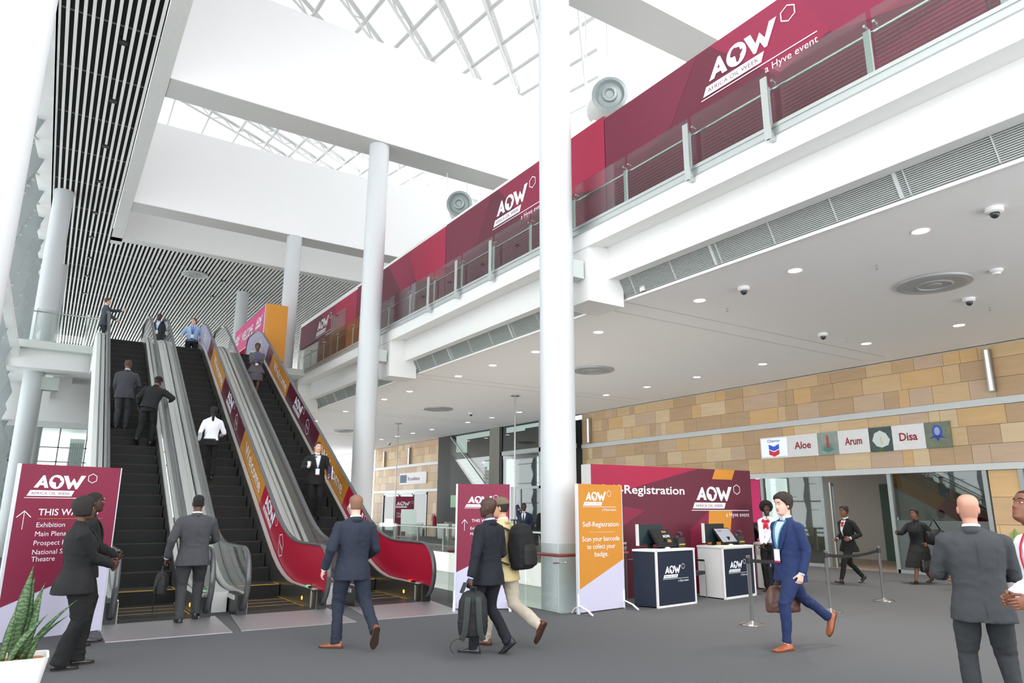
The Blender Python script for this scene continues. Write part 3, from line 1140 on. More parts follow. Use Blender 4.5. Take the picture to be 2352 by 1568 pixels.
def make_esc(xc, label, sides):
    t = thing('escalator', label, 'escalator', (xc, 0, 0))
    # treads and risers
    k = 0
    y = 12.2
    while y < 26.9:
        z = hz(y + .2)
        z = round(z / .2308) * .2308 if Y0 - .6 < y < Y1 else z
        zz = max(z, 0.012)
        m = MB()
        m.box(-.5, .5, y, y + .41, zz - .26, zz - .012)
        for q in range(1):
            m.box(-.5, .5, y, y + .41, zz - .012, zz, 0)
        m.box(-.5, .5, y - .004, y + .018, zz - .01, zz + .002, 1)
        m.box(-.5, -.475, y, y + .41, zz - .01, zz + .002, 1 if y < 14 else 0)
        m.box(.475, .5, y, y + .41, zz - .01, zz + .002, 1 if y < 14 else 0)
        m.build('step', [STEPB, YELLOW if y < 13.9 else mat('step_edge_brown', '3d3122', .7)], t)
        y += .4
    for s, kind in zip((-1, 1), sides):
        xs = .62 * s
        m = MB()
        strip(m, s * .515, s * .53, -.3, .3, 12.0, 27.6)
        m.build('skirt', SKIRT, t, True)
        m = MB()
        strip(m, min(s * .53, s * .60), max(s * .53, s * .60), .27, .31, 11.9, 27.6)
        strip(m, min(s * .64, s * .72), max(s * .64, s * .72), .22, .28, 11.9, 27.6)
        m.build('inner_deck', DECK, t, True)
        # balustrade panel
        pts = [p for p in HP]
        body = [(y, hz(y) + .28) for y in [27.6 - i * .35 for i in range(45)] if y > 11.95]
        out = [(p[0], p[1]) for p in pts]
        c0 = out + body
        cx0 = xs - .008
        m = MB()
        n = len(out)
        # quad strip between lower line and handrail line
        lowers = []
        for (py, pz) in out:
            ly = min(max(py, 11.62), 27.7)
            lowers.append((ly, min(hz(max(ly, 11.7)) + .28, pz)))
        rg = []
        if kind == 'glass':
            for (py, pz), (ly, lz) in zip(out, lowers):
                rg.append([(cx0, ly, lz), (cx0 + .016, ly, lz), (cx0 + .016, py, pz), (cx0, py, pz)])
            m.rings(rg, 0)
            m.build('balustrade_glass', ESCG, t)
        else:
            rg = []
            for (py, pz), (ly, lz) in zip(out, lowers):
                rg.append([(cx0, ly, lz), (cx0 + .016, ly, lz), (cx0 + .016, py, pz), (cx0, py, pz)])
            m.rings(rg, 0)
            m.build('balustrade_wrap', WRAP, t)
            # lettering on the face that looks left
            xf = cx0 - .002
            th = math.atan(SL)
            Rv2, Uv2 = V3((0, -math.cos(th), -math.sin(th))), V3((0, -math.sin(th) * .55, 1)).normalized()
            pp = Parts(t, [INK, RED, mat('wrap_wine', '58122a', .4), mat('wrap_lilac', 'b9b0cc', .4)])

            def at(y, off):
                return V3((xf, y, hz(y) + off))
            for yy in (18.05, 23.55):
                pp.text('Welcome', at(yy, .5), Rv2, Uv2, .42, .004, 0, 'l', .012, width=2.0)
            for yy, bgm in ((15.75, 1), (20.8, 2)):
                pp.logo(at(yy, .62), Rv2, Uv2, .25, 0, bgm, False)
                c = at(yy - 1.45, .62)
                m = MB()
                for i in range(6):
                    a0, a1 = R_(30 + 60 * i), R_(90 + 60 * i)
                    m.flat([(.18 * math.cos(a0), .2 * math.sin(a0)), (.2 * math.cos(a0), .22 * math.sin(a0)), (.2 * math.cos(a1), .22 * math.sin(a1)), (.18 * math.cos(a1), .2 * math.sin(a1))], c, Rv2, Uv2, .004, 0)
                m.build('hexagon_outline', INK, t)
                pp.text('Hyve', c - Uv2 * .04, Rv2, Uv2, .13, .004, 0, 'c', 0)
            pp.logo(at(25.9, .6), Rv2, Uv2, .2, 0, 3, False)
        # handrail
        m = MB()
        rg = []
        for i, (y, z) in enumerate(HP):
            a, b = HP[max(i - 1, 0)], HP[min(i + 1, n - 1)]
            d = V3((0, b[0] - a[0], b[1] - a[1])).normalized()
            nn = V3((0, -d.z, d.y))
            c = V3((xs, y, z)) + nn * .012
            rg.append([c + V3((.042 * math.cos(q), 0, 0)) + nn * (.024 * math.sin(q)) for q in (2 * math.pi * k / 10 for k in range(10))])
        m.rings(rg)
        m.build('handrail', RUB, t, True)
        # newel skirting and inlet box
        m = MB()
        m.box(xs - .075, xs + .075, 11.72, 12.35, 0, .3)
        m.build('handrail_inlet', mat('inlet_black', '202122', .4), t)
        m = MB()
        m.box(min(s * .53, s * .58), max(s * .53, s * .58), 11.75, 13.4, 0, .29)
        m.build('newel_cover', mat('dull_steel', '8f8d84', .35, 1, var=.1), t)
        if s > 0:
            m = MB()
            m.tube([(.525, 12.45, .12), (.512, 12.45, .12)], .03, 12)
            m.build('indicator_lamp', mat('orange_lamp', 'ff9a2c', .4, emis=4), t)
            m = MB()
            m.box(.52, .66, 11.98, 12.18, .31, .335)
            m.tube([(.56, 12.28, .31), (.56, 12.28, .335)], .035, 12, 1)
            m.build('control_plate', [CHROME, mat('led_green' if xc < 4.5 else 'led_red', '2fd06a' if xc < 4.5 else 'e8302a', .4, emis=2)], t)
    m = MB()
    m.box(-.52, .52, 11.75, 12.22, -.02, .014)
    m.build('comb_plate', mat('comb_dark', '3a3a38', .5, .5), t)
    # truss underside
    m = MB()
    strip(m, -.74, .74, -1.0, -.35, 13.2, 27.6)
    m.build('truss_cladding', WHITE2, t)
    return t


EA = make_esc(1.6, 'left escalator with clear glass sides and black steps', ('glass', 'glass'))
EB = make_esc(3.35, 'middle escalator with glass left side and printed Welcome right side', ('glass', 'wrap'))
EC = make_esc(5.22, 'right escalator ending in the red printed side with Welcome panels', ('glass', 'wrap'))
for (x0, x1, E_) in ((2.32, 2.63, EA), (4.07, 4.5, EB)):
    m = MB()
    q = E_.location.x
    x0, x1 = x0 - q, x1 - q
    strip(m, x0, x1, .12, .25, 12.35, 27.6)
    strip(m, (x0 + x1) / 2 - .008, (x0 + x1) / 2 + .008, .25, .262, 12.4, 27.6, 1)
    m.box(x0, x1, 12.3, 12.9, 0, .3)
    m.build('steel_cover', [DECK, mat('joint_dark', '55585a', .5)], E_, True)
m = MB()
strip(m, -.86, -.76, -1.0, .27, 12.3, 27.6)
strip(m, -.76, -.72, .2, .27, 12.3, 27.6, 1)
m.build('side_cladding', [mat('side_clad', 'dfe2df', .5), STEEL], EA, True)
m = MB()
strip(m, .76, .88, -1.0, .24, 12.3, 27.6)
m.build('side_cladding', mat('side_clad', 'dfe2df', .5), EC, True)
PLT = mat('floor_plate_steel', 'b9b5b8', .42, .8, var=.05, scale=2, stretch=(.6, 9, 1))
for (x0, x1, xa, xb, lb) in ((.84, 2.3, .84, 2.38, 'metal floor plate before the left escalator'), (2.42, 4.0, 2.6, 4.1, 'metal floor plate before the middle escalator'), (4.24, 5.76, 4.45, 5.98, 'metal floor plate before the right escalator')):
    m = MB()
    m.prism([(x0, 10.3), (x1, 10.25), (xb, 11.85), (xa, 11.85)], (0, 0, .012), (1, 0, 0), (0, 1, 0), .012)
    tag(m.build('floor_plate', PLT), lb, 'floor plate')

# ================================================================ GLASS RAILINGS ROUND THE VOID
t = thing('void_railing', 'glass corner railing with dark red handrail round the large column', 'railing')
path = [(6.1, 11.45), (7.04, 11.45), (7.04, 10.4), (7.04, 9.47), (8.52, 9.47), (8.52, 10.55), (10.5, 10.55), (12.5, 10.55)]
for (a, b) in zip(path[:-1], path[1:]):
    m = MB()
    a3, b3 = V3((*a, 0)), V3((*b, 0))
    d = (b3 - a3).normalized()
    q = d.cross(V3((0, 0, 1))) * .008
    a3, b3 = a3 + d * .02, b3 - d * .02
    m.rings([[a3 - q, a3 + q, a3 + q + V3((0, 0, 1.05)), a3 - q + V3((0, 0, 1.05))], [b3 - q, b3 + q, b3 + q + V3((0, 0, 1.05)), b3 - q + V3((0, 0, 1.05))]])
    m.build('glass_panel', GLASS2, t)
m = MB()
m.tube([(x, y, .87) for x, y in path], .027, 12)
m.build('handrail', mat('red_wood', '7b3f3c', .35, var=.1), t, True)
for (x, y) in path[1:-1]:
    m = MB()
    m.tube([(x - .12, y - .03, .76), (x - .118, y - .03, .76), (x - .1, y - .03, .76), (x + .1, y - .03, .76), (x + .118, y - .03, .76), (x + .12, y - .03, .76)], [.01, .022, .012, .012, .022, .01], 8)
    m.build('glass_clamp', CHROME, t, True)
t = thing('far_railing', 'long glass railing with steel posts on the far side of the void', 'railing')
for k in range(14):
    y = 11 + k * 2.2
    m = MB()
    m.box(12.62, 12.64, y, y + 2.15, .02, .98)
    m.build('glass_panel', GLASS2, t)
    m = MB()
    m.box(12.66, 12.74, y - .05, y + .05, 0, .92)
    m.build('post', STEEL, t)
m = MB()
m.tube([(12.66, 10, .9), (12.66, 42, .9)], .03, 10)
m.build('handrail', mat('pale_rail', 'd3dbd8', .3, .4), t, True)

# thin tension rods from floor to ceiling
for u, vt, lb in ((915, 972, 'thin steel rod from floor to ceiling, farther one by the column'), (1183, 908, 'thin steel rod from floor to ceiling, nearer one behind the banner')):
    p = onZ(u, vt, ZC)
    m = MB()
    m.tube([(p.x, p.y, 0), (p.x, p.y, ZC)], .03, 8)
    m.lathe((p.x, p.y, ZC - .05), [(.16, .05), (.16, .02), (.04, 0)], 16)
    tag(m.build('tension_rod', STEEL, None, True), lb, 'rod')

# ================================================================ DARK STAIR TOWER
DK = mat('dark_cladding', '1c1d1c', .55, var=.1)
CON = mat('concrete_grey', '8b8a80', .8, var=.08, scale=3)
XT = 18.8
m = MB()
m.box(XT, XT + .3, 35.2, 36.8, 0, ZC)           # dark end pier
m.box(XT + 1.9, XT + 2, 24, 36.8, 0, 2.7, 2)  # back wall has added openings, bright sky standing in for reflected daylight
m.box(XT + 1.9, XT + 2, 24, 36.8, 4.2, ZC, 2)
m.box(XT + 1.9, XT + 2, 24, 26.6, 2.7, 4.2, 2)
m.box(XT + 1.9, XT + 2, 29.7, 31.5, 2.7, 4.2, 2)
m.box(XT - .02, XT + .4, 30.1, 31.05, 0, ZC, 1)   # concrete pier
m.box(XT, XT + .25, 29.9, 30.1, 0, ZC)
m.box(XT, XT + .1, 24, 30, 4.15, 4.35, 3)
m.box(XT, XT + .1, 26.5, 26.7, 0, ZC, 3)
m.box(XT, XT + .1, 24, 30, 2.5, 2.62, 3)
m.box(XT, XT + .1, 28.2, 28.32, 0, 2.5, 3)
m.box(XT + 1.4, XT + 1.6, 24, 29.9, 4.3, ZC)
struct(m.build('wall_tower', [DK, CON, mat('tower_back', '6a706c', .5), FR]))
m = MB()
m.box(XT + .04, XT + .05, 24, 30, 0, ZC)
m.box(XT + .04, XT + .05, 31.05, 35.2, 1.4, ZC)
struct(m.build('window_5', glassmat('tower_glass', 'b9c4bf', .8, .35)))
t = thing('staircase', 'dark staircase with black sloping underside and glass side by the stone wall', 'staircase', (XT, 31.05, 0))
m = MB()
m.prism([(0, 1.6), (4.15, 4.6), (4.15, 0), (0, 0)], (-.02, 0, 0), (0, 1, 0), (0, 0, 1), -.3)
m.build('black_side', mat('stair_black', '1c1c1c', .5), t)
m = MB()
for k in range(14):
    m.box(.3, 1.6, 4.1 - k * .3, 4.4 - k * .3, 4.5 - k * .2, 4.66 - k * .2)
m.build('tread', mat('tread_grey', '77736d', .8), t)
m = MB()
m.tube([(-.05, 0, 2.6), (-.05, 4.15, 5.5)], .03, 8)
m.tube([(-.05, 0, 2.6), (-.05, -.6, 2.6)], .03, 8)
m.build('handrail', STEEL, t, True)
m = MB()
m.prism([(0, 1.6), (4.15, 4.6), (4.15, 5.6), (0, 2.9)], (-.04, 0, 0), (0, 1, 0), (0, 0, 1), -.012)
m.build('glass_side', GLASS2, t)

# far entrance in the stone wall
m = MB()
for y in (38.85, 40.8, 42.9, 45.4):
    m.box(XW - .04, XW + .1, y, y + .12, 0, 2.5)
m.box(XW - .04, XW + .1, 38.85, 45.5, 2.42, 2.56)
struct(m.build('window_6_frame', FR))
m = MB()
m.box(XW + .02, XW + .03, 38.9, 45.4, 0, 2.45)
struct(m.build('window_6', glassmat('shop_glass', 'c9d2ce', .8, .3)))
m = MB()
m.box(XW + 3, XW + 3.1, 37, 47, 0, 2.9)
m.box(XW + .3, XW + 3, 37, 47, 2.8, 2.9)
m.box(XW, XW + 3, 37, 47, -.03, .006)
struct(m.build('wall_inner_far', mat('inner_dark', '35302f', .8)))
m = MB()
m.box(XW + .06, XW + .1, 43.0, 45.3, .9, 2.35)
t = m.build('maroon_poster', MAROON)
tag(t, 'maroon poster behind the far shop glass', 'poster')
m = MB()
for i, s_ in enumerate(('An Hyve', 'Priority', 'by LinkedIn')):
    pass
m = MB()
t = thing('flag_sign', 'small white wall sign with blue flag ', 'sign', (XW - .04, 41.0, 3.05))
t['label'] = 'small white sign with a blue flag patch on the far stone wall'
mm = MB()
mm.box(-.02, .03, -2.05, 1.85, 0, .72)
mm.build('sign_board', mat('sign_white', 'f1f1f1', .4), t)
mm = MB()
mm.flat([(-1.75, .12), (-.75, .12), (-.75, .6), (-1.75, .6)], (-.022, 0, 0), Rv, Uv, .003, 0)
put_text(mm, 'Roselians', (-.022, .55, .24), Rv, Uv, .32, .004, 1, 'l', .01, width=1.7)
mm.build('printed_text', [mat('flag_blue', '3c5078', .5), mat('plum_text', '6b3a5e', .5)], t)
t = thing('pullup_banner', 'small maroon pull-up banner standing by the far entrance', 'banner stand', (17.25, 37.9, 0), R_(-25))
mm = MB()
mm.box(-.55, .55, -.02, .02, .08, 2.25)
mm.build('banner_sheet', MAROON, t)
mm = MB()
mm.box(-.6, .6, -.12, .12, 0, .08)
mm.build('base', ALU, t)
mm = MB()
logo(mm, V3((-.42, -.022, 1.75)), (1, 0, 0), (0, 0, 1), .2, 0, 1, False)
put_text(mm, 'Organisers\nOffice', (0, -.022, 1.25), (1, 0, 0), (0, 0, 1), .17, .004, 0, 'c')
mm.build('printed_text', [INK, MAROON], t)
m = MB()
m.box(-.34, .34, -.01, .01, 0, .95)
t = thing('frosted_screen', 'pale frosted glass screen standing before the small maroon banner', 'screen', (13.6, 29.3, .6), R_(-33))
m.build('glass_sheet', mat('frost', 'd3e4df', .35, var=.03), t)
m = MB()
m.box(-.34, -.31, -.02, .02, -.6, 0)
m.build('leg', STEEL, t)
m = MB()
m.box(.31, .34, -.02, .02, -.6, 0)
m.build('leg', STEEL, t)
for x, y in ((13.6, 21.8), (13.9, 24.2), (14.1, 26.4), (14.6, 20.6)):
    t = thing('turnstile_post', 'stainless square post in a row beyond the void railing', 'post', (x, y, 0), 0, 'stainless posts beyond the void')
    m = MB()
    m.box(-.07, .07, -.07, .07, 0, 1.0)
    m.build('post', STEEL, t)
    m = MB()
    m.box(-.2, .1, -.1, .1, 1.0, 1.06)
    m.build('cap', mat('cap_grey', '7f7f7b', .4), t)
for (x, y, rz, lb) in ((14.6, 27.6, .4, 'white tub chair beyond the far railing, nearer the frosted screen'), (14.4, 30.4, -.4, 'white tub chair beyond the far railing by the escalator')):
    t = thing('tub_chair', lb, 'chair', (x, y, 0), rz)
    m = MB()
    m.lathe((0, 0, 0), [(.3, .35), (.32, .38), (.32, .48), (.001, .48)], 20)
    m.build('seat', WHITE, t, True)
    m = MB()
    rg = []
    for k in range(15):
        a = R_(-30 + k * 240 / 14)
        rg.append([V3((r * math.cos(a), r * math.sin(a), z)) for r, z in ((.33, .35), (.38, .36), (.42, .95), (.38, .95))])
    m.rings(rg)
    m.build('backrest', WHITE, t, True)
    m = MB()
    m.lathe((0, 0, 0), [(.22, 0), (.22, .02), (.03, .03), (.03, .35)], 16)
    m.build('base', CHROME, t, True)
t = thing('white_kiosk', 'white reading lectern beyond the void railing', 'lectern', (13.4, 20.6, 0), R_(-30))
m = MB()
m.box(-.04, .04, -.04, .04, 0, 1.0)
m.build('stem', STEEL, t)
m = MB()
m.box(-.25, .25, -.2, .2, 1.0, 1.03, T=MX.Rotation(R_(30), 4, 'X'))
m.build('tray', WHITE, t)
t = thing('fire_extinguisher', 'red fire extinguisher hanging by the far stone wall', 'fire extinguisher', (XW - .12, 37.6, .6))
m = MB()
m.lathe((0, 0, 0), [(.001, 0), (.11, 0), (.11, .5), (.05, .6), (.03, .62)], 16)
m.build('cylinder', RED, t, True)
m = MB()
m.tube([(0, 0, .6), (0, 0, .68), (-.12, 0, .68), (-.16, 0, .3)], .015, 8)
m.build('hose', BLACK, t, True)
m = MB()
m.box(XT - .03, XT - .01, 34.5, 35.1, 1.65, 2.3)
tag(m.build('exit_sign', mat('exit_green', '9fd0b0', .5)), 'small green and white notice on the dark stair tower', 'notice')

# ================================================================ STANDING SIGNS
def sign_stand(label, A, B, H, main, low, cut_l, cut_r, feet=True):
    """A, B: floor points of left and right edge as seen from the front"""
    A, B = V3((*A, 0)), V3((*B, 0))
    W_ = (B - A).length
    rz = math.atan2(B.y - A.y, B.x - A.x)
    t = thing('sign_stand', label, 'sign stand', A, rz)
    m = MB()
    m.prism([(0, cut_l), (W_, cut_r), (W_, H), (0, H)], (0, 0, 0), (1, 0, 0), (0, 0, 1), .03, 0)
    m.prism([(0, .02), (W_, .02), (W_, cut_r), (0, cut_l)], (0, 0, 0), (1, 0, 0), (0, 0, 1), .03, 1)
    m.build('sign_panel', [main, low], t)
    for xa, xb in ((-.03, 0), (W_, W_ + .012)):
        m = MB()
        m.box(xa, xb, -.01, .04, .0, H)
        m.build('side_profile', mat('profile_pale', 'd9dbe2', .4, .2), t)
    if feet:
        for x in (-.02, W_ + .0):
            m = MB()
            m.tube([(x, -.3, .01), (x, -.18, .08), (x, -.03, .12), (x, .08, .08), (x, .14, .01)], .012, 8, sx=1.8)
            m.tube([(x, -.0, .02), (x, 0, .3)], .012, 8, sx=1.8)
            m.build('foot', mat('foot_white', 'e6e8ea', .4), t, True)
    return t, W_


RX, UZ = V3((1, 0, 0)), V3((0, 0, 1))
t, W_ = sign_stand('maroon sign at far left reading THIS WAY with a list of halls', (-.29, 10.80), (.84, 11.25), 2.12, MAROON, LILAC, .41, .88, False)
pp = Parts(t, [INK, MAROON, GOLD])
pp.logo(V3((.17, 0, 1.83)), RX, UZ, .155, 0, 1)
pp.text('THIS WAY TO', (.27, 0, 1.49), RX, UZ, .115, .004, 0, 'l', .01)
pp.flat('ruled_line', [[(.27, 1.445), (1.05, 1.445), (1.05, 1.45), (.27, 1.45)]], (0, 0, 0), .004, 2)
for s_, z in (('Exhibition', 1.345), ('Main Plenary', 1.235), ('Prospect Forum', 1.125), ('National Showcase', 1.015), ('Theatre', .93)):
    pp.text(s_, (.27, 0, z), RX, UZ, .085, .004, 0, 'l', 0)
pp.flat('arrow', [[(.18, 1.1), (.187, 1.1), (.187, 1.32), (.18, 1.32)], [(.1, 1.25), (.107, 1.243), (.1835, 1.315), (.26, 1.243), (.267, 1.25), (.1835, 1.33)]], (-.07, 0, .22), .004, 0)
t, W_ = sign_stand('maroon sign with arrow standing behind the two walking men', (5.82, 10.63), (6.58, 10.20), 2.0, MAROON, LILAC, .58, 1.0)
pp = Parts(t, [INK, MAROON])
pp.logo(V3((.17, 0, 1.69)), RX, UZ, .105, 0, 1)
for s_, x, z, q in (('THIS WAY TO', .24, 1.38, .07), ('Exhibition', .22, 1.26, .06), ('Main Plenary', .22, 1.17, .06)):
    pp.text(s_, (x, 0, z), RX, UZ, q, .004, 0, 'l', 0)
pp.flat('arrow', [[(.12, 1.24), (.126, 1.24), (.126, 1.42), (.12, 1.42)], [(.07, 1.36), (.075, 1.355), (.123, 1.41), (.171, 1.355), (.176, 1.36), (.123, 1.425)]], (0, 0, 0), .004, 0)
t, W_ = sign_stand('ochre sign reading Self-Registration beside the large column', (7.25, 9.20), (8.3, 9.34), 2.0, GOLD, LILAC, .36, .78)
pp = Parts(t, [INK, GOLD])
pp.logo(V3((.17, 0, 1.74)), RX, UZ, .13, 0, 1)
pp.text('Self-Registration', (W_ / 2, 0, 1.32), RX, UZ, .11, .004, 0, 'c', .004, width=.87)
pp.flat('ruled_line', [[(.25, 1.23), (.85, 1.23), (.85, 1.233), (.25, 1.233)]], (0, 0, 0), .004, 0)
for s_, w_, z in (('Scan your barcode', .9, 1.09), ('to collect your', .68, .97), ('badge.', .33, .85)):
    pp.text(s_, (W_ / 2, 0, z), RX, UZ, .11, .004, 0, 'c', .004, width=w_)

# registration wall
A, B = V3((7.34, 8.97 + .85, 0)), V3((11.0, 8.87 + .85, 0))
k_ = 1.093
A, B = V3((7.34 * k_, 8.97 * k_, 0)), V3((11.03 * k_, 8.80 * k_, 0))
H_ = 1.6 + (2.31 - 1.6) * k_
W_ = (B - A).length
t = thing('registration_wall', 'large maroon backdrop wall reading Self-Registration behind the desks', 'backdrop wall', A * (1.15 / k_), math.atan2(B.y - A.y, B.x - A.x))
t.scale = (1.052, 1, 1.017)
m = MB()
m.box(0, W_, 0, .3, 0, H_, 4)
m.face([(0, -.002, 0), (W_, -.002, 0), (W_, -.002, H_), (0, -.002, H_)], 0)
m.flat([(0, 1.75), (1.1, 2.0), (2.6, H_), (0, H_)], (0, 0, 0), RX, UZ, .004, 1)
m.flat([(0, .9), (1.2, 1.55), (0, 1.75)], (0, 0, 0), RX, UZ, .004, 2)
m.flat([(2.62, 0), (3.15, 0), (3.45, 1.55), (2.82, 1.55)], (0, 0, 0), RX, UZ, .005, 3)
m.flat([(2.95, H_ - .2), (3.5, H_ - .2), (3.6, H_), (3.05, H_)], (0, 0, 0), RX, UZ, .005, 3)
m.flat([(2.3, 0), (2.62, 0), (2.82, 1.55), (2.3, 1.2)], (0, 0, 0), RX, UZ, .004, 2)
m.build('backdrop_panel', [MAROOND, CRIMSON, MAROON, GOLD, WHITE], t)
pp = Parts(t, [INK, MAROOND])
pp.text('Self-Registration', (2.2, 0, 1.86), RX, UZ, .22, .006, 0, 'r', .012, width=2.0)
pp.logo(V3((2.5, 0, 1.76)), RX, UZ, .25, 0, 1, True, 0, .008)
# desks
def desk(M_, Rr, L_, label, navy_side):
    M_, Rr, L_ = V3((*M_, 0)), V3((*Rr, 0)), V3((*L_, 0))
    w_ = (Rr - M_).length
    rz = math.atan2(Rr.y - M_.y, Rr.x - M_.x)
    t = thing('registration_desk', label, 'desk', M_, rz)
    m = MB()
    sk = -.0
    Lq = MX.Rotation(-rz, 4, 'Z') @ (L_ - M_)
    poly = [(0, 0), (w_, 0), (w_ + Lq.x, Lq.y), (Lq.x, Lq.y)]
    m.rings([[(x, y, .02) for x, y in poly], [(x, y, .9) for x, y in poly]], 0)
    m.build('cabinet', NAVYP if navy_side else WHITE, t)
    m = MB()
    poly2 = [(-.02, -.02), (w_ + .02, -.02), (w_ + Lq.x + .02, Lq.y), (Lq.x - .02, Lq.y)]
    m.rings([[(x, y, .9) for x, y in poly2], [(x, y, .935) for x, y in poly2]], 0)
    m.build('desktop', WHITE, t)
    m = MB()
    m.box(.02, w_ - .02, -.008, 0, .04, .88)
    m.build('front_panel', NAVYP, t)
    m = MB()
    for a in ((-.01, .025, 0, .93), (w_ - .025, w_ + .01, 0, .93)):
        m.box(a[0], a[1], -.02, .01, a[2], a[3])
    m.box(0, w_, -.02, .01, 0, .03)
    m.build('edge_frame', WHITE, t)
    m = MB()
    logo(m, V3((.22, -.009, .54)), RX, UZ, .115, 0, 1)
    m.build('printed_logo', [INK, NAVYP], t)
    return t, w_


def kiosk(M_, rz, label, off, screen_col, grp):
    R2 = MX.Rotation(rz, 4, 'Z')
    base = V3((*M_, .935))

    def put(name, lb, cat, x, y, a=0):
        p = base + R2 @ V3((x, y, 0))
        return thing(name, lb, cat, p, rz + a)
    t = put('monitor', 'large dark monitor seen from behind on the ' + label, 'monitor', off + .35, .36, R_(0))
    m = MB()
    m.box(-.34, .34, 0, .04, .06, .40)
    m.build('monitor_case', mat('monitor_dark', '1c2a30', .25), t)
    m = MB()
    m.box(-.355, -.34, -.01, .05, .05, .41)
    m.build('side_edge', WHITE, t)
    m = MB()
    m.box(-.05, .05, .0, .04, 0, .08)
    m.box(-.12, .12, -.05, .1, 0, .012)
    m.build('monitor_stand', BLACK, t)
    t = put('touch_screen', 'tilted touch screen facing forward on the ' + label, 'touch screen', off + .55, .14)
    T = MX.Translation((0, 0, .05)) @ MX.Rotation(R_(-38), 4, 'X')
    m = MB()
    m.box(-.27, .27, 0, .035, 0, .34, T=T)
    m.build('screen_case', BLACK, t)
    m = MB()
    m.box(-.25, .25, -.004, 0, .02, .32, T=T)
    if screen_col:
        q = T.to_3x3()
        put_text(m, 'AOW', T @ V3((-.18, -.004, .25)), q @ RX, q @ UZ, .05, .003, 1, 'l', .01)
    else:
        q = T.to_3x3()
        m.flat([(.02, .26), (.16, .26), (.15, .3), (.03, .3)], T @ V3((0, -.004, 0)), q @ RX, q @ UZ, .003, 2)
        put_text(m, 'AOW', T @ V3((.09, -.004, .16)), q @ RX, q @ UZ, .08, .003, 3, 'c', .01)
        m.flat([(.03, .06), (.15, .06), (.15, .12), (.03, .12)], T @ V3((0, -.004, 0)), q @ RX, q @ UZ, .003, 2)
    m.build('display', [mat('screen_dark', '202020', .15) if not screen_col else mat('screen_pale', '8f949c', .2, emis=.15), CRIMSON, mat('scr_gold', '8a6a3c', .5), INK], t)
    m = MB()
    m.box(-.1, .1, .02, .16, 0, .03)
    m.box(-.02, .02, .03, .1, 0, .16)
    m.build('screen_stand', BLACK, t)
    t = put('badge_printer', 'small black badge printer on the ' + label, 'printer', off + .92, .25)
    m = MB()
    m.box(-.09, .09, -.12, .12, 0, .17)
    m.box(-.08, .08, -.14, -.12, .05, .07, 1)
    m.build('printer_case', [mat('printer_black', '2e2f31', .4), YELLOW], t)
    t = put('barcode_scanner', 'handheld scanner resting on the printer of the ' + label, 'scanner', off + .97, .26)
    m = MB()
    m.tube([(0, 0, .171), (.0, .0, .22), (-.02, -.05, .25), (-.03, -.12, .24)], [.022, .018, .025, .03], 10)
    m.build('scanner_body', mat('scanner_grey', '45464a', .35), t, True)
    t = put('computer_mouse', 'white mouse lying on the ' + label, 'mouse', off + .42, .06)
    m = MB()
    m.ball((0, 0, .012), (.03, .05, .02))
    m.build('mouse_shell', WHITE, t, True)


D1 = ((8.77, 9.05), (9.83, 9.19), (8.60, 9.42))
D2 = ((10.66, 9.26), (11.72, 9.42), (10.62, 9.82))
t, w_ = desk(*D1, 'dark navy registration desk standing next to the ochre sign', True)
kiosk(D1[0], t.rotation_euler.z, 'navy desk next to the ochre sign', 0, 0, None)
t, w_ = desk(*D2, 'registration desk with white side behind the first belt post', False)
kiosk(D2[0], t.rotation_euler.z, 'white-sided desk', 0, 1, None)
D3 = ((12.75, 9.95), (13.8, 10.12), (12.72, 10.5))
t, w_ = desk(*D3, 'registration desk mostly hidden behind the man in the bright blue suit', False)
kiosk(D3[0], t.rotation_euler.z, 'hidden third desk', 0, 0, None)
t = thing('leaflet_pile', 'flat pile of leaflets on the white-sided registration desk', 'leaflets', (10.95, 9.45, .936), .15)
m = MB()
m.box(-.15, .1, -.1, .1, 0, .01, 0)
m.box(.12, .3, -.08, .1, 0, .008, 1)
m.build('paper', [mat('leaflet_yellow', 'd8cfa0', .6), WHITE], t)
# chair between desks
t = thing('visitor_chair', 'black visitor chair with chrome frame between the two desks', 'chair', (10.2, 9.7, 0), R_(20))
m = MB()
m.box(-.24, .24, -.24, .24, .43, .49)
m.build('seat', mat('chair_fabric', '222326', .9, bump=.2), t)
m = MB()
m.box(-.23, .23, .2, .26, .55, .92)
m.build('backrest', mat('chair_fabric', '222326', .9, bump=.2), t)
for s in (-1, 1):
    m = MB()
    m.tube([(s * .27, -.24, .0), (s * .27, -.24, .66), (s * .27, .18, .66), (s * .27, .24, 0)], .012, 8)
    m.build('leg_frame', CHROME, t, True)
    m = MB()
    m.box(s * .27 - .025, s * .27 + .025, -.22, .12, .665, .69)
    m.build('armrest', BLACK, t)

# ================================================================ BELT POSTS
PO = [(8.70, 7.08, 'chrome belt post in front of the white-sided desk, nearest one'), (10.87, 7.28, 'middle chrome belt post just right of the man in the blue suit'), (13.0, 7.62, 'right chrome belt post in front of the entrance')]
for x, y, lb in PO:
    t = thing('belt_post', lb, 'belt post', (x, y, 0))
    m = MB()
    m.lathe((0, 0, 0), [(.001, 0), (.18, 0), (.18, .012), (.165, .022), (.05, .05), (.03, .06), (.001, .06)], 36)
    m.build('base', CHROME, t, True)
    m = MB()
    m.lathe((0, 0, 0), [(.028, .05), (.028, .94), (.03, .945), (.03, .955), (.001, .96)], 24)
    m.build('pole', CHROME, t, True)
    m = MB()
    m.lathe((0, 0, 0), [(.034, .84), (.034, .92)], 20)
    m.build('belt_head', BLACK, t, True)


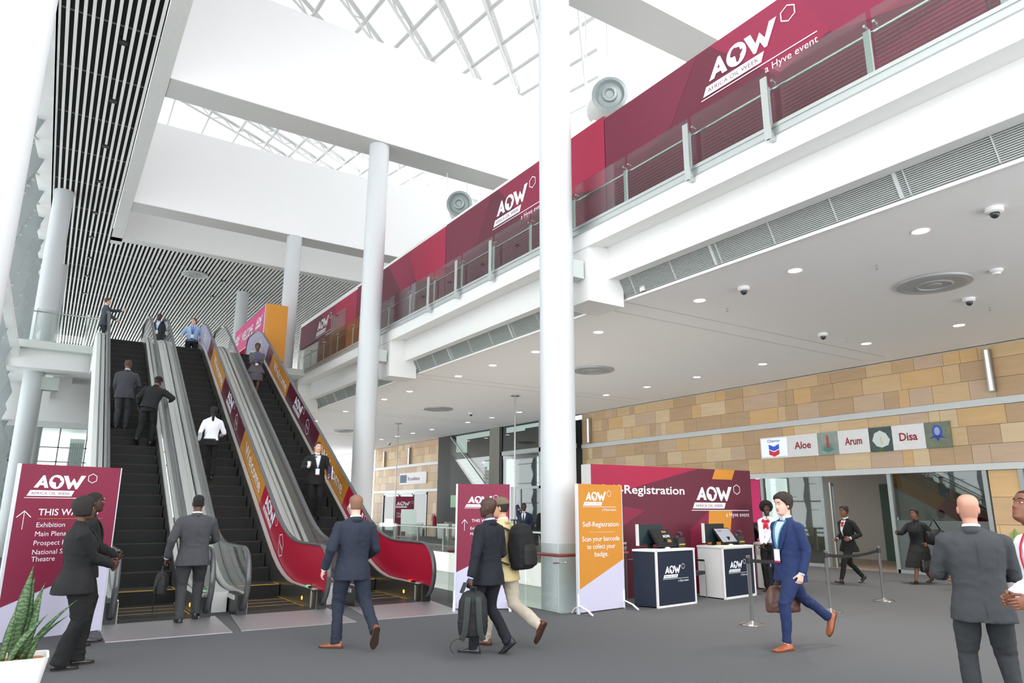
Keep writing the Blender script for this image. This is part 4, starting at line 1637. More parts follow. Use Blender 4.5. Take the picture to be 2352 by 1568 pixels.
def belt(a, b, lb):
    a, b = V3(a), V3(b)
    d = (b - a).normalized()
    a, b = a + d * .035, b - d * .035
    m = MB()
    q = d.cross(V3((0, 0, 1))).normalized() * .002
    rg = []
    for k in range(13):
        f = k / 12
        p = a.lerp(b, f) - V3((0, 0, .05 * 4 * f * (1 - f)))
        rg.append([p - q - V3((0, 0, .025)), p + q - V3((0, 0, .025)), p + q + V3((0, 0, .025)), p - q + V3((0, 0, .025))])
    m.rings(rg)
    tag(m.build('belt', mat('belt_black', '1d1d20', .8)), lb, 'barrier belt')


belt((8.70, 7.08, .88), (10.87, 7.28, .88), 'black belt between the nearest and middle belt posts')
belt((10.87, 7.28, .88), (13.0, 7.62, .88), 'black belt between the middle and right belt posts')

# ================================================================ PLANTS
t = thing('snake_plant', 'tall striped snake plant in the white pot at lower left', 'plant', (-.02, 7.25, 0))
gm = bpy.data.materials.new('leaf_striped')
gm.use_nodes = True
nt = gm.node_tree
p_ = nt.nodes['Principled BSDF']
wv = nt.nodes.new('ShaderNodeTexWave')
wv.bands_direction = 'Z'
wv.inputs['Scale'].default_value = 9
wv.inputs['Distortion'].default_value = 9
wv.inputs['Detail'].default_value = 3
wv.inputs['Detail Scale'].default_value = 2.5
tc_ = nt.nodes.new('ShaderNodeTexCoord')
nt.links.new(tc_.outputs['Object'], wv.inputs[0])
cr = nt.nodes.new('ShaderNodeValToRGB')
cr.color_ramp.elements[0].color = lin('2f4a2c')
cr.color_ramp.elements[0].position = .3
cr.color_ramp.elements[1].color = lin('557143')
cr.color_ramp.elements[1].position = .75
nt.links.new(wv.outputs[0], cr.inputs[0])
nt.links.new(cr.outputs[0], p_.inputs['Base Color'])
p_.inputs['Roughness'].default_value = .45
rnd = random.Random(3)
LV = [(-.22, .05, .62, -.03, .0, .075), (-.17, .0, .7, .03, .02, .07), (-.28, -.02, .6, -.05, 0, .06), (.02, .02, .92, .05, .02, .1), (.06, .06, .8, .03, .0, .09), (.1, 0, .66, .06, .0, .08), (-.05, -.05, .55, .05, -.03, .075),
      (.08, -.04, .42, .3, .02, .07), (.1, .05, .55, .32, .02, .05), (.0, -.12, .46, .22, -.04, .07), (-.1, .1, .5, -.1, .02, .07), (.07, .1, .74, .1, 0, .06), (.14, -.1, .2, .04, 0, .05)]
for (x, y, h, dx, dy, w_) in LV:
    h, w_, x = h * .78, w_ * 1.3, x - .05
    m = MB()
    rg = []
    tw = rnd.uniform(-1, 1)
    for k in range(13):
        f = k / 12
        ww = w_ * (.45 + .75 * f) if f < .35 else w_ * (.71 + .1 * math.sin(f * 3)) * (1 - max(0, (f - .45) / .55) ** 1.7)
        ww = max(ww * .5, .001)
        a = tw * .6 + tw * f * .5
        c = V3((x + dx * f * (.4 + .6 * f), y + dy * f, .40 + h * f))
        cx, sx_ = math.cos(a), math.sin(a)
        rg.append([c + V3((u * ww * cx - v * sx_ * ww, u * ww * sx_ + v * cx * ww, 0)) for u, v in ((-1, .18), (-.5, -.12), (0, -.2), (.5, -.12), (1, .18), (.5, .0), (0, -.06), (-.5, 0))])
    m.rings(rg)
    m.build('leaf', gm, t, 2)
m = MB()
m.rings([[(-.44, -.1, .36), (.17, .0, .36), (.15, .2, .36), (-.44, .2, .36)], [(-.44, -.1, .40), (.17, .0, .40), (.15, .2, .40), (-.44, .2, .40)]])
t2 = thing('plant_pot', 'white tapered rectangular pot at the lower left corner', 'plant pot', (-.02, 7.25, 0))
m = MB()


def rrect(hx, hy, r, z, n=6):
    o = []
    for (sx_, sy_, a0) in ((1, 1, 0), (-1, 1, 90), (-1, -1, 180), (1, -1, 270)):
        for k in range(n + 1):
            a = R_(a0 + 90 * k / n)
            o.append((sx_ * (hx - r) + r * math.cos(a) - .12, sy_ * (hy - r) + r * math.sin(a), z))
    return o


m.rings([rrect(.26, .13, .05, 0), rrect(.34, .2, .06, .43), rrect(.32, .18, .05, .43), rrect(.31, .17, .05, .37)], 0, False)
m.build('pot_shell', WHITE, t2, True)
m = MB()
m.rings([rrect(.305, .165, .05, .37), rrect(.30, .16, .05, .395)])
m.build('soil', mat('bark_soil', 'a9774c', .95, var=.4, scale=40, bump=.9, bscale=60), t2)
# palm by the wall
t = thing('potted_palm', 'feathery green palm by the stone wall behind the right hand men', 'plant', (16.35, 6.75, 0))
m = MB()
m.lathe((0, 0, 0), [(.001, 0), (.2, 0), (.27, .42), (.24, .42), (.22, .38), (.001, .38)], 28)
m.build('pot', WHITE, t, True)
PG = mat('palm_green', '5d8040', .5, var=.25, scale=6)
for k in range(34):
    az = k * 2.4
    el = R_(rnd.uniform(30, 82))
    L = rnd.uniform(.9, 1.45)
    m = MB()
    pts = []
    for i in range(11):
        f = i / 10
        e = el - f * f * 1.1
        pts.append(V3((math.cos(az) * L * f * math.cos(el - f * .5), math.sin(az) * L * f * math.cos(el - f * .5), .4 + L * (f * math.sin(el)) * (1 - .32 * f))))
    m.tube(pts, [.008 * (1 - .8 * i / 10) for i in range(11)], 5)
    for i in range(2, 44):
        f = i / 44
        a = pts[int(f * 10)].lerp(pts[min(int(f * 10) + 1, 10)], f * 10 - int(f * 10))
        d = (pts[min(int(f * 10) + 1, 10)] - pts[int(f * 10)]).normalized()
        sd = d.cross(V3((0, 0, 1))).normalized()
        ll = .3 * math.sin(math.pi * min(1, f * .9 + .12))
        for s in (-1, 1):
            tip = a + sd * s * ll * .75 + d * ll * .6 - V3((0, 0, ll * .25))
            m.face([a, a + d * .03, tip])
            m.face([a, a + V3((0, 0, .01)), tip])
    m.build('frond', PG, t)
# ================================================================ PEOPLE
def bake(mb, vox, it=2, amp=0.0, sc=9.0, seed=0, smooth_fac=.5):
    me = mb.mesh('raw')
    o = bpy.data.objects.new('raw', me)
    BK.collection.objects.link(o)
    r = o.modifiers.new('r', 'REMESH')
    r.mode = 'VOXEL'
    r.voxel_size = vox
    if it:
        s = o.modifiers.new('s', 'SMOOTH')
        s.iterations = it
        s.factor = smooth_fac
    BK.view_layers[0].update()
    dg = BK.view_layers[0].depsgraph
    out = bpy.data.meshes.new_from_object(o.evaluated_get(dg))
    bpy.data.objects.remove(o)
    bpy.data.meshes.remove(me)
    out.materials.clear()
    if amp:
        nv = len(out.vertices)
        co, no = [0.0] * (nv * 3), [0.0] * (nv * 3)
        out.vertices.foreach_get('co', co)
        out.vertices.foreach_get('normal', no)
        for i in range(0, nv * 3, 3):
            x, y, z = co[i:i + 3]
            a = NZ.noise(V3((x * sc, y * sc, z * sc * .55 + seed)))
            b = NZ.noise(V3((x * sc * 2.3 + 5, y * sc * 2.3, z * sc * 2.2 + seed)))
            zz = z + .05 * a + .25 * (x + y) * b
            f = math.sin(zz * 75) * (.55 * math.exp(-((z - 1.08) / .1) ** 2) + .8 * math.exp(-((z - .52) / .07) ** 2) + .8 * math.exp(-((z - .14) / .06) ** 2)) * max(0, b + .25)
            d = amp * (a * 1.3 + b * .6 + f * .9)
            co[i] = x + no[i] * d
            co[i + 1] = y + no[i + 1] * d
            co[i + 2] = z + no[i + 2] * d
        out.vertices.foreach_set('co', co)
        out.update()
    return out


HEADP = [(-.124, .050, -.002, .022), (-.116, .074, -.022, .037), (-.104, .085, -.04, .046), (-.088, .086, -.055, .054), (-.07, .088, -.068, .060), (-.052, .090, -.077, .065), (-.034, .091, -.084, .069),
         (-.014, .090, -.090, .072), (.006, .089, -.095, .0735), (.026, .092, -.099, .075), (.048, .092, -.101, .0755), (.07, .085, -.097, .073), (.088, .071, -.086, .065), (.102, .052, -.068, .052), (.112, .03, -.045, .035), (.117, .008, -.02, .014)]


def hprof(z):
    P = HEADP
    if z <= P[0][0]:
        return P[0][1:]
    for i in range(len(P) - 1):
        if z <= P[i + 1][0]:
            f = (z - P[i][0]) / (P[i + 1][0] - P[i][0])
            f2 = f
            return tuple(P[i][k] + (P[i + 1][k] - P[i][k]) * f2 for k in (1, 2, 3))
    return P[-1][1:]


def hpt(a, z, off=0.0):
    yf, yb, w = hprof(z)
    c, s = math.cos(a), math.sin(a)
    yc = (yf + yb) / 2 - .006
    e = .86
    x = w * math.copysign(abs(s) ** e, s)
    y = yc + ((yf - yc) if c > 0 else (yc - yb)) * math.copysign(abs(c) ** e, c)
    n = V3((x, y - yc, max(0, z - .03) * 1.2 + (min(0, z + .1)) * .5))
    if n.length > 0:
        n.normalize()
    return V3((x, y, z)) + n * off


def g(x, s):
    return math.exp(-x * x / (2 * s * s))


def head_mesh(mb, T, full, fem, mi=0, lip=1):
    n = 56 if full else 28
    zs = []
    m = 38 if full else 18
    for i in range(m + 1):
        zs.append(-.124 + .241 * i / m)
    rg = []
    for z in zs:
        r = []
        for k in range(n):
            a = 2 * math.pi * k / n
            a = a - .35 * math.sin(2 * a) * 0
            p = hpt(a, z)
            if math.cos(a) > 0:
                x = p.x
                d = 0
                if -.046 < z < .02:
                    tz = (.012 - z) / .05
                    pr = .021 * max(0, min(1, tz)) ** 1.1 if z > -.038 else .021 * max(0, (z + .046) / .008)
                    d += pr * g(x, .0075 + .006 * max(0, min(1, tz)))
                d += .004 * g(z - .024, .008) * g(abs(x) - .026, .018)
                d -= .009 * g(z - .004, .011) * g(abs(x) - .031, .014)
                d += .004 * g(z + .058, .006) * g(x, .02) + .0042 * g(z + .072, .006) * g(x, .018) - .003 * g(z + .065, .0025) * g(x, .02)
                d += .004 * g(z + .105, .012) * g(x, .02)
                d += .003 * g(z + .025, .02) * g(abs(x) - .045, .015)
                p.y += d
            if fem:
                p.x *= .95
            r.append(T @ p)
        rg.append(r)
    b = len(mb.f)
    mb.rings(rg, mi)
    for i in range(m):
        z = (zs[i] + zs[i + 1]) / 2
        if -.079 < z < -.055 and full:
            for k in range(n):
                a = 2 * math.pi * (k + .5) / n
                if math.cos(a) > 0 and abs(hpt(a, z).x) < .024 - abs(z + .066) * .6:
                    mb.m[b + i * n + k] = lip
    for s in (-1, 1):
        mb.ball((0, 0, 0), (.009, .019, .031), 10, 8, mi, T=T @ MX.Translation((s * .0755 * (.95 if fem else 1), -.012, -.012)) @ MX.Rotation(s * R_(-18), 4, 'Z') @ MX.Rotation(R_(-10), 4, 'X'))


def hand_mesh(wr, d, t, left, curl=.5, fist=False, vox=.0034):
    d = V3(d).normalized()
    t = V3(t)
    t = (t - d * t.dot(d)).normalized()
    nrm = d.cross(t) if left else t.cross(d)
    F = MX(((t.x, d.x, nrm.x, wr.x), (t.y, d.y, nrm.y, wr.y), (t.z, d.z, nrm.z, wr.z), (0, 0, 0, 1)))
    m = MB()
    rg = []
    for y, hx, hz_, cx in ((-.04, .026, .022, 0), (0, .027, .019, 0), (.03, .036, .018, .002), (.065, .042, .015, .0), (.09, .041, .011, -.001), (.098, .034, .006, 0)):
        rg.append([F @ V3((cx + hx * math.cos(a), y, hz_ * math.sin(a))) for a in (2 * math.pi * k / 14 for k in range(14))])
    m.rings(rg)
    for i, (x, L, r) in enumerate(((.031, .068, .0088), (.0105, .077, .009), (-.0105, .071, .0087), (-.031, .055, .0078))):
        p = V3((x, .085, 0))
        pts = [F @ p]
        ang = curl * (.35 + .06 * i)
        fan = x * .9
        for s, ll in enumerate((.46, .3, .24)):
            p = p + V3((math.sin(fan) * L * ll, math.cos(ang) * L * ll, math.sin(ang) * L * ll))
            pts.append(F @ p)
            ang += curl * (.95 if s == 0 else .7)
        m.tube(pts, [r * 1.08, r, r * .92, r * .75], 8)
    p0 = V3((.024, .02, .006))
    p1 = V3((.050, .052, .014))
    p2 = V3((.058, .082, .022 + .02 * curl))
    p3 = V3((.052, .106, .03 + .035 * curl))
    m.tube([F @ p0, F @ p1, F @ p2, F @ p3], [.014, .0115, .0105, .008], 8)
    return bake(m, vox, 1)


def ik(a, b, l1, l2, pole):
    d = b - a
    L = d.length
    mx = (l1 + l2) * .998
    if L > mx:
        b = a + d * (mx / L)
        d = b - a
        L = mx
    x = (l1 * l1 - l2 * l2 + L * L) / (2 * L)
    h = math.sqrt(max(0, l1 * l1 - x * x))
    u = d / L
    q = pole - u * pole.dot(u)
    q.normalize()
    return a + u * x + q * h, b


def addmesh(mb, me, mi=0):
    b = len(mb.v)
    mb.v += [tuple(v.co) for v in me.vertices]
    for p in me.polygons:
        mb.f.append(tuple(b + i for i in p.vertices))
        mb.m.append(mi)


TORS = {'m': [(-.17, .180, .125, .140), (-.08, .180, .12, .138), (.02, .172, .118, .122), (.10, .166, .12, .108), (.20, .172, .125, .108), (.30, .186, .128, .118), (.38, .196, .118, .12), (.44, .196, .098, .112), (.475, .178, .078, .10), (.50, .135, .06, .088), (.525, .09, .048, .072), (.55, .062, .045, .06)],
        'f': [(-.17, .188, .12, .15), (-.08, .186, .115, .145), (.02, .165, .108, .115), (.10, .145, .105, .095), (.20, .152, .115, .098), (.30, .166, .142, .108), (.38, .174, .118, .108), (.44, .172, .088, .1), (.475, .155, .07, .09), (.50, .12, .055, .078), (.525, .08, .045, .065), (.55, .055, .042, .055)]}


def tring(sh, z, gx=1.0, gy=1.0, off=0.0, n=28):
    P = TORS[sh]
    z_ = max(P[0][0], min(P[-1][0], z))
    for i in range(len(P) - 1):
        if z_ <= P[i + 1][0]:
            f = (z_ - P[i][0]) / (P[i + 1][0] - P[i][0])
            w, yf, yb = (P[i][k] + (P[i + 1][k] - P[i][k]) * f for k in (1, 2, 3))
            break
    return w * gx + off, yf * gy + off, yb * gy + off


def tpt(sh, x, z, gx, gy, off, front=True):
    w, yf, yb = tring(sh, z, gx, gy, off)
    q = max(0, 1 - (abs(x) / w) ** 2.2)
    return V3((x, (yf if front else -yb) * q ** .5, z))


def torso(mb, T, sh, z0, z1, gx, gy, off=0.0, flare=0.0, mi=0):
    rg = []
    n = int((z1 - z0) / .03) + 2
    for i in range(n):
        z = z0 + (z1 - z0) * i / (n - 1)
        w, yf, yb = tring(sh, z, gx, gy, off)
        if flare and z < .05:
            w += flare * (.05 - z)
            yf += flare * (.05 - z) * .6
            yb += flare * (.05 - z) * .8
        r = []
        for k in range(28):
            a = 2 * math.pi * k / 28
            c, s = math.cos(a), math.sin(a)
            e = .9
            r.append(T @ V3((w * math.copysign(abs(s) ** e, s), (yf if c > 0 else yb) * math.copysign(abs(c) ** e, c), z)))
        rg.append(r)
    mb.rings(rg, mi)


SKIN = {'ruddy': 'c4907a', 'dark': '5a3a2b', 'darker': '432a20', 'brown': '7a4d38', 'pale': 'dcb29c', 'pink': 'dfb4a2', 'tan': 'c79a78'}


def cloth(hexc, rough=.85, var=.08):
    c = [int(hexc[i:i + 2], 16) for i in (0, 2, 4)]
    if max(c) < 170:      # dark suitings are a little deeper than the swatches
        c = [x / 255 * (.6 if max(c) < 60 else .8) for x in c]
    else:
        c = [x / 255 for x in c]
    return mat('cloth_' + hexc, c, rough, var=var, scale=14, bump=.35, bscale=190)


def person(label, loc, face, H=1.78, q=1, skin='pale', sh='m', b=1.0, lean=0, side=0, twist=0,
           fl=(-.1, 0, .08, 0, -8), fr=(.1, 0, .08, 0, 8), hl=None, hr=None, hcl=.6, hcr=.6, hdl=None, hdr=None,
           head=(0, 0), top='suit', topc='44464c', shirt='e9ebf0', tie=None, legs='trousers', legc='44464c', shoe='1b1a1b', sole='2a2522',
           hair='short', hairc='1c1714', lanyard=None, badge=None, scarf=None, cap=None, heel=False, tail=.0, pole=None, eyes=False, group=None, waist=None, glasses=False, extra=None, legw=1.0, cuffs=True):
    t = thing('person', label, 'person', loc, R_(face - 90), group)
    s = H / 1.78
    t.scale = (s, s, s)
    vox = {2: .0095, 1: .0115, 0: .02}[q]
    gx, gy = b, b * (1 + (b - 1) * .5)
    fL, fR = V3(fl[:3]), V3(fr[:3])
    pz = .935
    for f, sx in ((fL, -1), (fR, 1)):
        dx = V3((f.x - sx * .09, f.y, 0)).length
        if dx < .84:
            pz = min(pz, f.z + math.sqrt(.848 ** 2 - dx * dx))
    P = V3((0, 0, pz))
    T = MX.Translation(P) @ MX.Rotation(R_(twist), 4, 'Z') @ MX.Rotation(R_(side), 4, 'Y') @ MX.Rotation(R_(-lean), 4, 'X')
    hips = [P + V3((-.09 * gx, 0, -.01)), P + V3((.09 * gx, 0, -.01))]
    knee, ank = [], []
    for hp, f in ((hips[0], fL), (hips[1], fR)):
        k, a = ik(hp, f, .43, .425, V3((math.copysign(.08, f.x), 1, 0)))
        knee.append(k)
        ank.append(a)
    swx = .182 if sh == 'm' else .160
    sho = [T @ V3((-swx * gx, -.008, .455)), T @ V3((swx * gx, -.008, .455))]
    elb, wri = [], []
    for i, hv in enumerate((hl, hr)):
        sx = -1 if i == 0 else 1
        tgt = V3(hv) if hv else (T @ V3((sx * (.235 * gx), .06, -.06)))
        pl = V3((sx * .35, -1, -.1)) if not (pole and pole[i]) else V3(pole[i])
        e, w_ = ik(sho[i], tgt, .285, .255, T.to_3x3() @ pl)
        elb.append(e)
        wri.append(w_)
    HT = T @ MX.Translation((0, .012, .712)) @ MX.Rotation(R_(head[0]), 4, 'Z') @ MX.Rotation(R_(-head[1]), 4, 'X')
    sk = mat('skin_' + skin, SKIN[skin], .5, var=.06, scale=20, bump=.08, bscale=120)
    # ---- body
    m = MB()
    torso(m, T, sh, .04 if legs in ('trousers', 'slim', 'flare') else -.14, .44, gx, gy, -.045)
    m.tube([T @ V3((0, -.02, .40)), T @ V3((0, -.02, .47)), T @ V3((0, -.008, .56)), HT @ V3((0, -.02, -.09)), HT @ V3((0, -.018, -.04))], [.07, .066, .057, .055, .058] if sh == 'm' else [.06, .056, .047, .046, .05], 16)
    for i in (0, 1):
        m.tube([sho[i].lerp(elb[i], .1), elb[i], wri[i]], [.038, .034, .026], 12)
        lr = .68 if legs in ('trousers', 'slim', 'flare') else 1
        m.tube([hips[i], hips[i].lerp(knee[i], .5), knee[i], knee[i].lerp(ank[i], .35), ank[i]], [.08 * lr, .066 * lr, .05 * lr, .05 * lr, .034], 14)
        m.tube([ank[i], ank[i] - V3((0, 0, .03))], [.034, .03], 10)
    body = bake(m, vox * 1.05, 2)
    M2 = MB()
    addmesh(M2, body)
    bpy.data.meshes.remove(body)
    head_mesh(M2, HT, q > 0, sh == 'f')
    hands = []
    for i, hd in enumerate((hdl, hdr)):
        d = (wri[i] - elb[i]).normalized()
        td = T.to_3x3() @ V3((0, 1, 0))
        if hd:
            d = (V3(hd[0])).normalized() if hd[0] else d
            td = V3(hd[1]) if hd[1] else td
        if abs(d.dot(td.normalized())) > .9:
            td = V3((0, 0, 1))
        hm = hand_mesh(wri[i], d, td, i == 0, (hcl, hcr)[i], vox=.0034 if q > 1 else (.0045 if q == 1 else .008))
        addmesh(M2, hm)
        bpy.data.meshes.remove(hm)
        hands.append((wri[i] + d * .09, d))
    lipm = mat('lip_' + skin, {'ruddy': 'a86a5c', 'dark': '6b3a34', 'darker': '50302b', 'brown': '8a4a42', 'pale': 'b8766a', 'pink': 'c07a6e', 'tan': 'a86c5a'}[skin], .45)
    M2.build('body', [sk, lipm], t, 2)
    # ---- trousers / skirt
    if legs in ('trousers', 'slim', 'flare'):
        m = MB()
        torso(m, MX.Translation(P) @ MX.Rotation(R_(twist), 4, 'Z'), sh, -.13, .12, gx * (.97 if sh == 'm' else .98), gy * .95, -.008)
        torso(m, T, sh, -.04, .14, gx * .97, gy * .95, -.014)
        r = {'trousers': (.098, .09, .07, .066, .062), 'slim': (.09, .076, .056, .053, .042), 'flare': (.1, .088, .07, .073, .09)}[legs]
        for i in (0, 1):
            k, a, hp = knee[i], ank[i], hips[i]
            dn_ = (a - k).normalized()
            end = a + dn_ * (.035 if legs != 'slim' else -.02)
            rr = [x * legw * (gx if j < 3 else 1) for j, x in enumerate(r)]
            m.tube([hp + V3((0, -.005, -.02)), hp.lerp(k, .5) + V3((0, .0, 0)), k, k.lerp(a, .45) + V3((0, -.012, 0)), a, end], [rr[0], rr[1], rr[2], rr[3], rr[4], rr[4] * 1.02], 18, sy=1.0)
        me = bake(m, vox, 2, .009, 8, len(label))
        link('trousers', me, cloth(legc), t, 2)
    elif legs == 'skirt':
        m = MB()
        Tl = MX.Translation(P)
        rg = []
        mid = (knee[0] + knee[1]) / 2
        for z, w_, d_ in ((.1, .15, .11), (0, .185, .135), (-.15, .2, .15), (-.35, .2, .15), (-.5, .2, .16)):
            f = max(0, -z / .43)
            c = V3((mid.x * f, mid.y * f * .8, 0))
            ex = abs(knee[0].y - knee[1].y) * .62 * min(1, f)
            rg.append([Tl @ (c + V3((w_ * gx * math.cos(a), (d_ * gy + ex) * math.sin(a), z))) for a in (2 * math.pi * k / 28 for k in range(28))])
        m.rings(rg)
        me = bake(m, vox, 2, .006, 7, 3)
        link('skirt', me, cloth(legc), t, 2)
    # ---- top
    tc_ = cloth(topc) if top != 'dress' else mat('dress_print', topc, .85, var=.45, scale=60)
    suit = top in ('suit', 'jacket', 'zip')
    hem = {'suit': -.165, 'jacket': -.165, 'shirt': -.02, 'blouse': .0, 'dress': -.42, 'zip': -.07}[top]
    offz = {'suit': .008, 'jacket': .012, 'shirt': -.004, 'blouse': -.002, 'dress': .0, 'zip': .012}[top]
    m = MB()
    torso(m, T, sh, max(hem, -.165), .53 if suit else .52, gx, gy, offz, .12 if suit else (.35 if top == 'dress' else 0))
    if top == 'dress':
        rg = []
        for z, w_, d_ in ((.0, .17, .12), (-.1, .195, .145), (-.25, .2, .15), (-.42, .21, .15)):
            rg.append([MX.Translation(P) @ V3((w_ * gx * math.cos(a), d_ * gy * math.sin(a), z)) for a in (2 * math.pi * k / 28 for k in range(28))])
        m.rings(rg)
    sr = {'suit': (.069, .060, .049), 'jacket': (.078, .066, .052), 'shirt': (.066, .056, .042), 'blouse': (.062, .052, .042), 'dress': (.066, .066, .06), 'zip': (.08, .07, .05)}[top]
    for i in (0, 1):
        sx = -1 if i == 0 else 1
        s0 = T @ V3((sx * (swx * gx - .02), -.008, .45))
        e, w_ = elb[i], wri[i]
        if top == 'dress':
            m.tube([s0, sho[i], sho[i].lerp(e, .75)], [.05, sr[0] * 1.02, sr[1]], 14)
        else:
            m.tube([s0 + V3((0, 0, -.01)), sho[i] + V3((0, 0, .0)), sho[i].lerp(e, .5), e, e.lerp(w_, .5), w_ - (w_ - e).normalized() * .005], [.055, sr[0] * b ** .5, (sr[0] + sr[1]) / 2 * b ** .5, sr[1] * b ** .5, (sr[1] + sr[2]) / 2, sr[2]], 16)
    for i in (0, 1):
        m.ball(sho[i] - V3((0, 0, .006)), sr[0] * .98)
        m.ball(elb[i], sr[1] * b ** .5 * .98)
    if suit or top in ('shirt', 'blouse'):
        m.tube([T @ V3((-swx * gx * .9, -.01, .47)), T @ V3((0, -.02, .525)), T @ V3((swx * gx * .9, -.01, .47))], [.045, .058, .045], 14)
    me = bake(m, vox, 3, .0085 if suit else .009, 7.5, len(label) * 1.7)
    link({'suit': 'jacket', 'jacket': 'jacket', 'zip': 'jacket', 'shirt': 'shirt', 'blouse': 'blouse', 'dress': 'dress'}[top], me, tc_, t, 2)
    if suit and q > 0:
        m = MB()
        m.tube([T @ (tpt(sh, 0, z, gx, gy, offz - .0015 + (.12 * .8 * (.05 - z) if z < .05 else 0), False)) for z in [.47 - .035 * i for i in range(18)]], .0032, 6)
        m.build('back_seam', tc_, t, True)
    # ---- collar, shirt front, lapels, tie
    shm = cloth(shirt, .8, .02)

    def ringtube(z0, z1, r0, r1, y0, name, mm, gap=0):
        mb_ = MB()
        rg = []
        n = 24
        for k in range(n + 1):
            a = R_(90 + gap + (360 - 2 * gap) * k / n)
            c, s_ = math.cos(a), math.sin(a)
            rg.append([T @ V3((r * c, y0 + r * s_ * .95 - (.0 if s_ > 0 else .0), z + .012 * (1 - s_) * .9)) for r, z in ((r0, z0), (r1, z1), (r1 - .006, z1), (r0 - .006, z0))])
        mb_.rings(rg)
        return mb_.build(name, mm, t, 2)
    kf = .88 if sh == 'f' else 1
    if suit and top != 'zip':
        ringtube(.515, .572, .074 * kf, .064 * kf, -.012, 'shirt_collar', shm, 6)
        ringtube(.49, .552, .097 * kf, .073 * kf, -.012, 'jacket_collar', tc_, 42)
    elif top == 'zip':
        ringtube(.50, .56, .09, .07, -.012, 'jacket_collar', tc_, 10)
    elif top in ('shirt', 'blouse'):
        ringtube(.505, .562, .078 * kf, .064 * kf, -.01, 'shirt_collar', tc_, 8)
    of = offz + .004
    if suit and top != 'zip' and q >= 0:
        zb_ = .17
        m = MB()
        rows = []
        for k in range(12):
            z = zb_ + (.515 - zb_) * k / 11
            hw = .008 + (.085 * kf - .008) * ((k / 11) ** 1.05) * (1 if k < 10 else .85)
            rows.append([T @ tpt(sh, x * hw, z, gx, gy, of + .003) for x in (-1, -.5, 0, .5, 1)])
        for k in range(11):
            for j in range(4):
                m.face([rows[k][j], rows[k][j + 1], rows[k + 1][j + 1], rows[k + 1][j]])
        m.build('shirt_front', shm, t, 2)
        for sx in (-1, 1):
            m = MB()
            rg = []
            for k in range(12):
                f = k / 11
                z = zb_ - .01 + (.52 - zb_) * f
                hw = .006 + .085 * kf * f ** 1.05 * (1 if k < 10 else .9)
                wl = .062 * math.sin(math.pi * min(1, .1 + f * .75)) + .004
                a = tpt(sh, sx * hw * .93, z, gx, gy, of + .004)
                c = tpt(sh, sx * (hw + wl), z - .004, gx, gy, of + .004)
                rg.append([T @ a, T @ c, T @ (c + V3((0, .006, 0))), T @ (a + V3((0, .009, 0)))])
            m.rings(rg)
            m.build('lapel', tc_, t)
    if tie:
        m = MB()
        rg = []
        z1_ = .505
        z0_ = .17 if suit else .0
        for k in range(10):
            f = k / 9
            z = z1_ - (z1_ - z0_) * f
            hw = (.017 if k == 0 else .013) if k < 2 else .013 + .024 * f
            rg.append([T @ (tpt(sh, x * hw, z, gx, gy, of + .007) + V3((0, dy, 0))) for x, dy in ((-1, 0), (1, 0), (1, .006), (-1, .006))])
        m.rings(rg)
        m.build('tie', cloth(tie, .6, .05), t)
    if cuffs and suit and top != 'zip':
        for i in (0, 1):
            d = (wri[i] - elb[i]).normalized()
            m = MB()
            m.tube([wri[i] - d * .02, wri[i] + d * .016], [.036, .034], 14)
            m.build('shirt_cuff', shm, t, True)
    if waist:
        m = MB()
        rg = []
        for z, o_ in ((.0, .004), (.035, .004)):
            w_, yf, yb = tring(sh, z, gx, gy, o_)
            rg.append([MX.Translation(P) @ V3((w_ * math.sin(a), (yf if math.cos(a) > 0 else yb) * math.cos(a), z)) for a in (2 * math.pi * k / 28 for k in range(28))])
        m.rings(rg)
        m.build('belt', mat('belt_leather', waist, .5), t)
    if scarf:
        m = MB()
        c = T @ (tpt(sh, 0, .46, gx, gy, .03))
        m.ball(c, (.03, .022, .03))
        for sx in (-1, 1):
            m.tube([c, c + V3((sx * .05, .015, .02)), c + V3((sx * .075, .01, -.01))], [.012, .034, .02], 10)
            m.tube([c, c + V3((sx * .02, .02, -.07)), c + V3((sx * .035, .01, -.15))], [.014, .026, .03], 10)
        if suit:
            for i_, v_ in enumerate(m.v):
                m.v[i_] = tuple(c + (V3(v_) - c) * .62)
        link('neck_scarf', bake(m, .007, 2, .004, 20), cloth(scarf, .6), t, 2)
    if lanyard:
        m = MB()
        for sx in (-1, 1):
            rg = []
            for k in range(12):
                f = k / 11
                z = .53 - .33 * f
                x = sx * (.075 * (1 - f) ** .8 + .004)
                c = tpt(sh, x, z, gx, gy, of + .013)
                rg.append([T @ (c + V3((-.008, 0, 0))), T @ (c + V3((.008, 0, 0))), T @ (c + V3((.008, .004, 0))), T @ (c + V3((-.008, .004, 0)))])
            m.rings(rg)
        m.build('lanyard', mat('lanyard_' + lanyard, lanyard, .6), t)
        m = MB()
        c = tpt(sh, 0, .2, gx, gy, of + .02)
        for x0, x1, z0, z1, mi in ((-.045, .045, .07, .2, 0), (-.045, .045, .05, .07, 1)):
            m.box(x0, x1, c.y, c.y + .004, z0, z1, mi, T=T)
        m.build('badge', [INK, mat('badge_' + (badge or 'c02040'), badge or 'c02040', .5)], t)
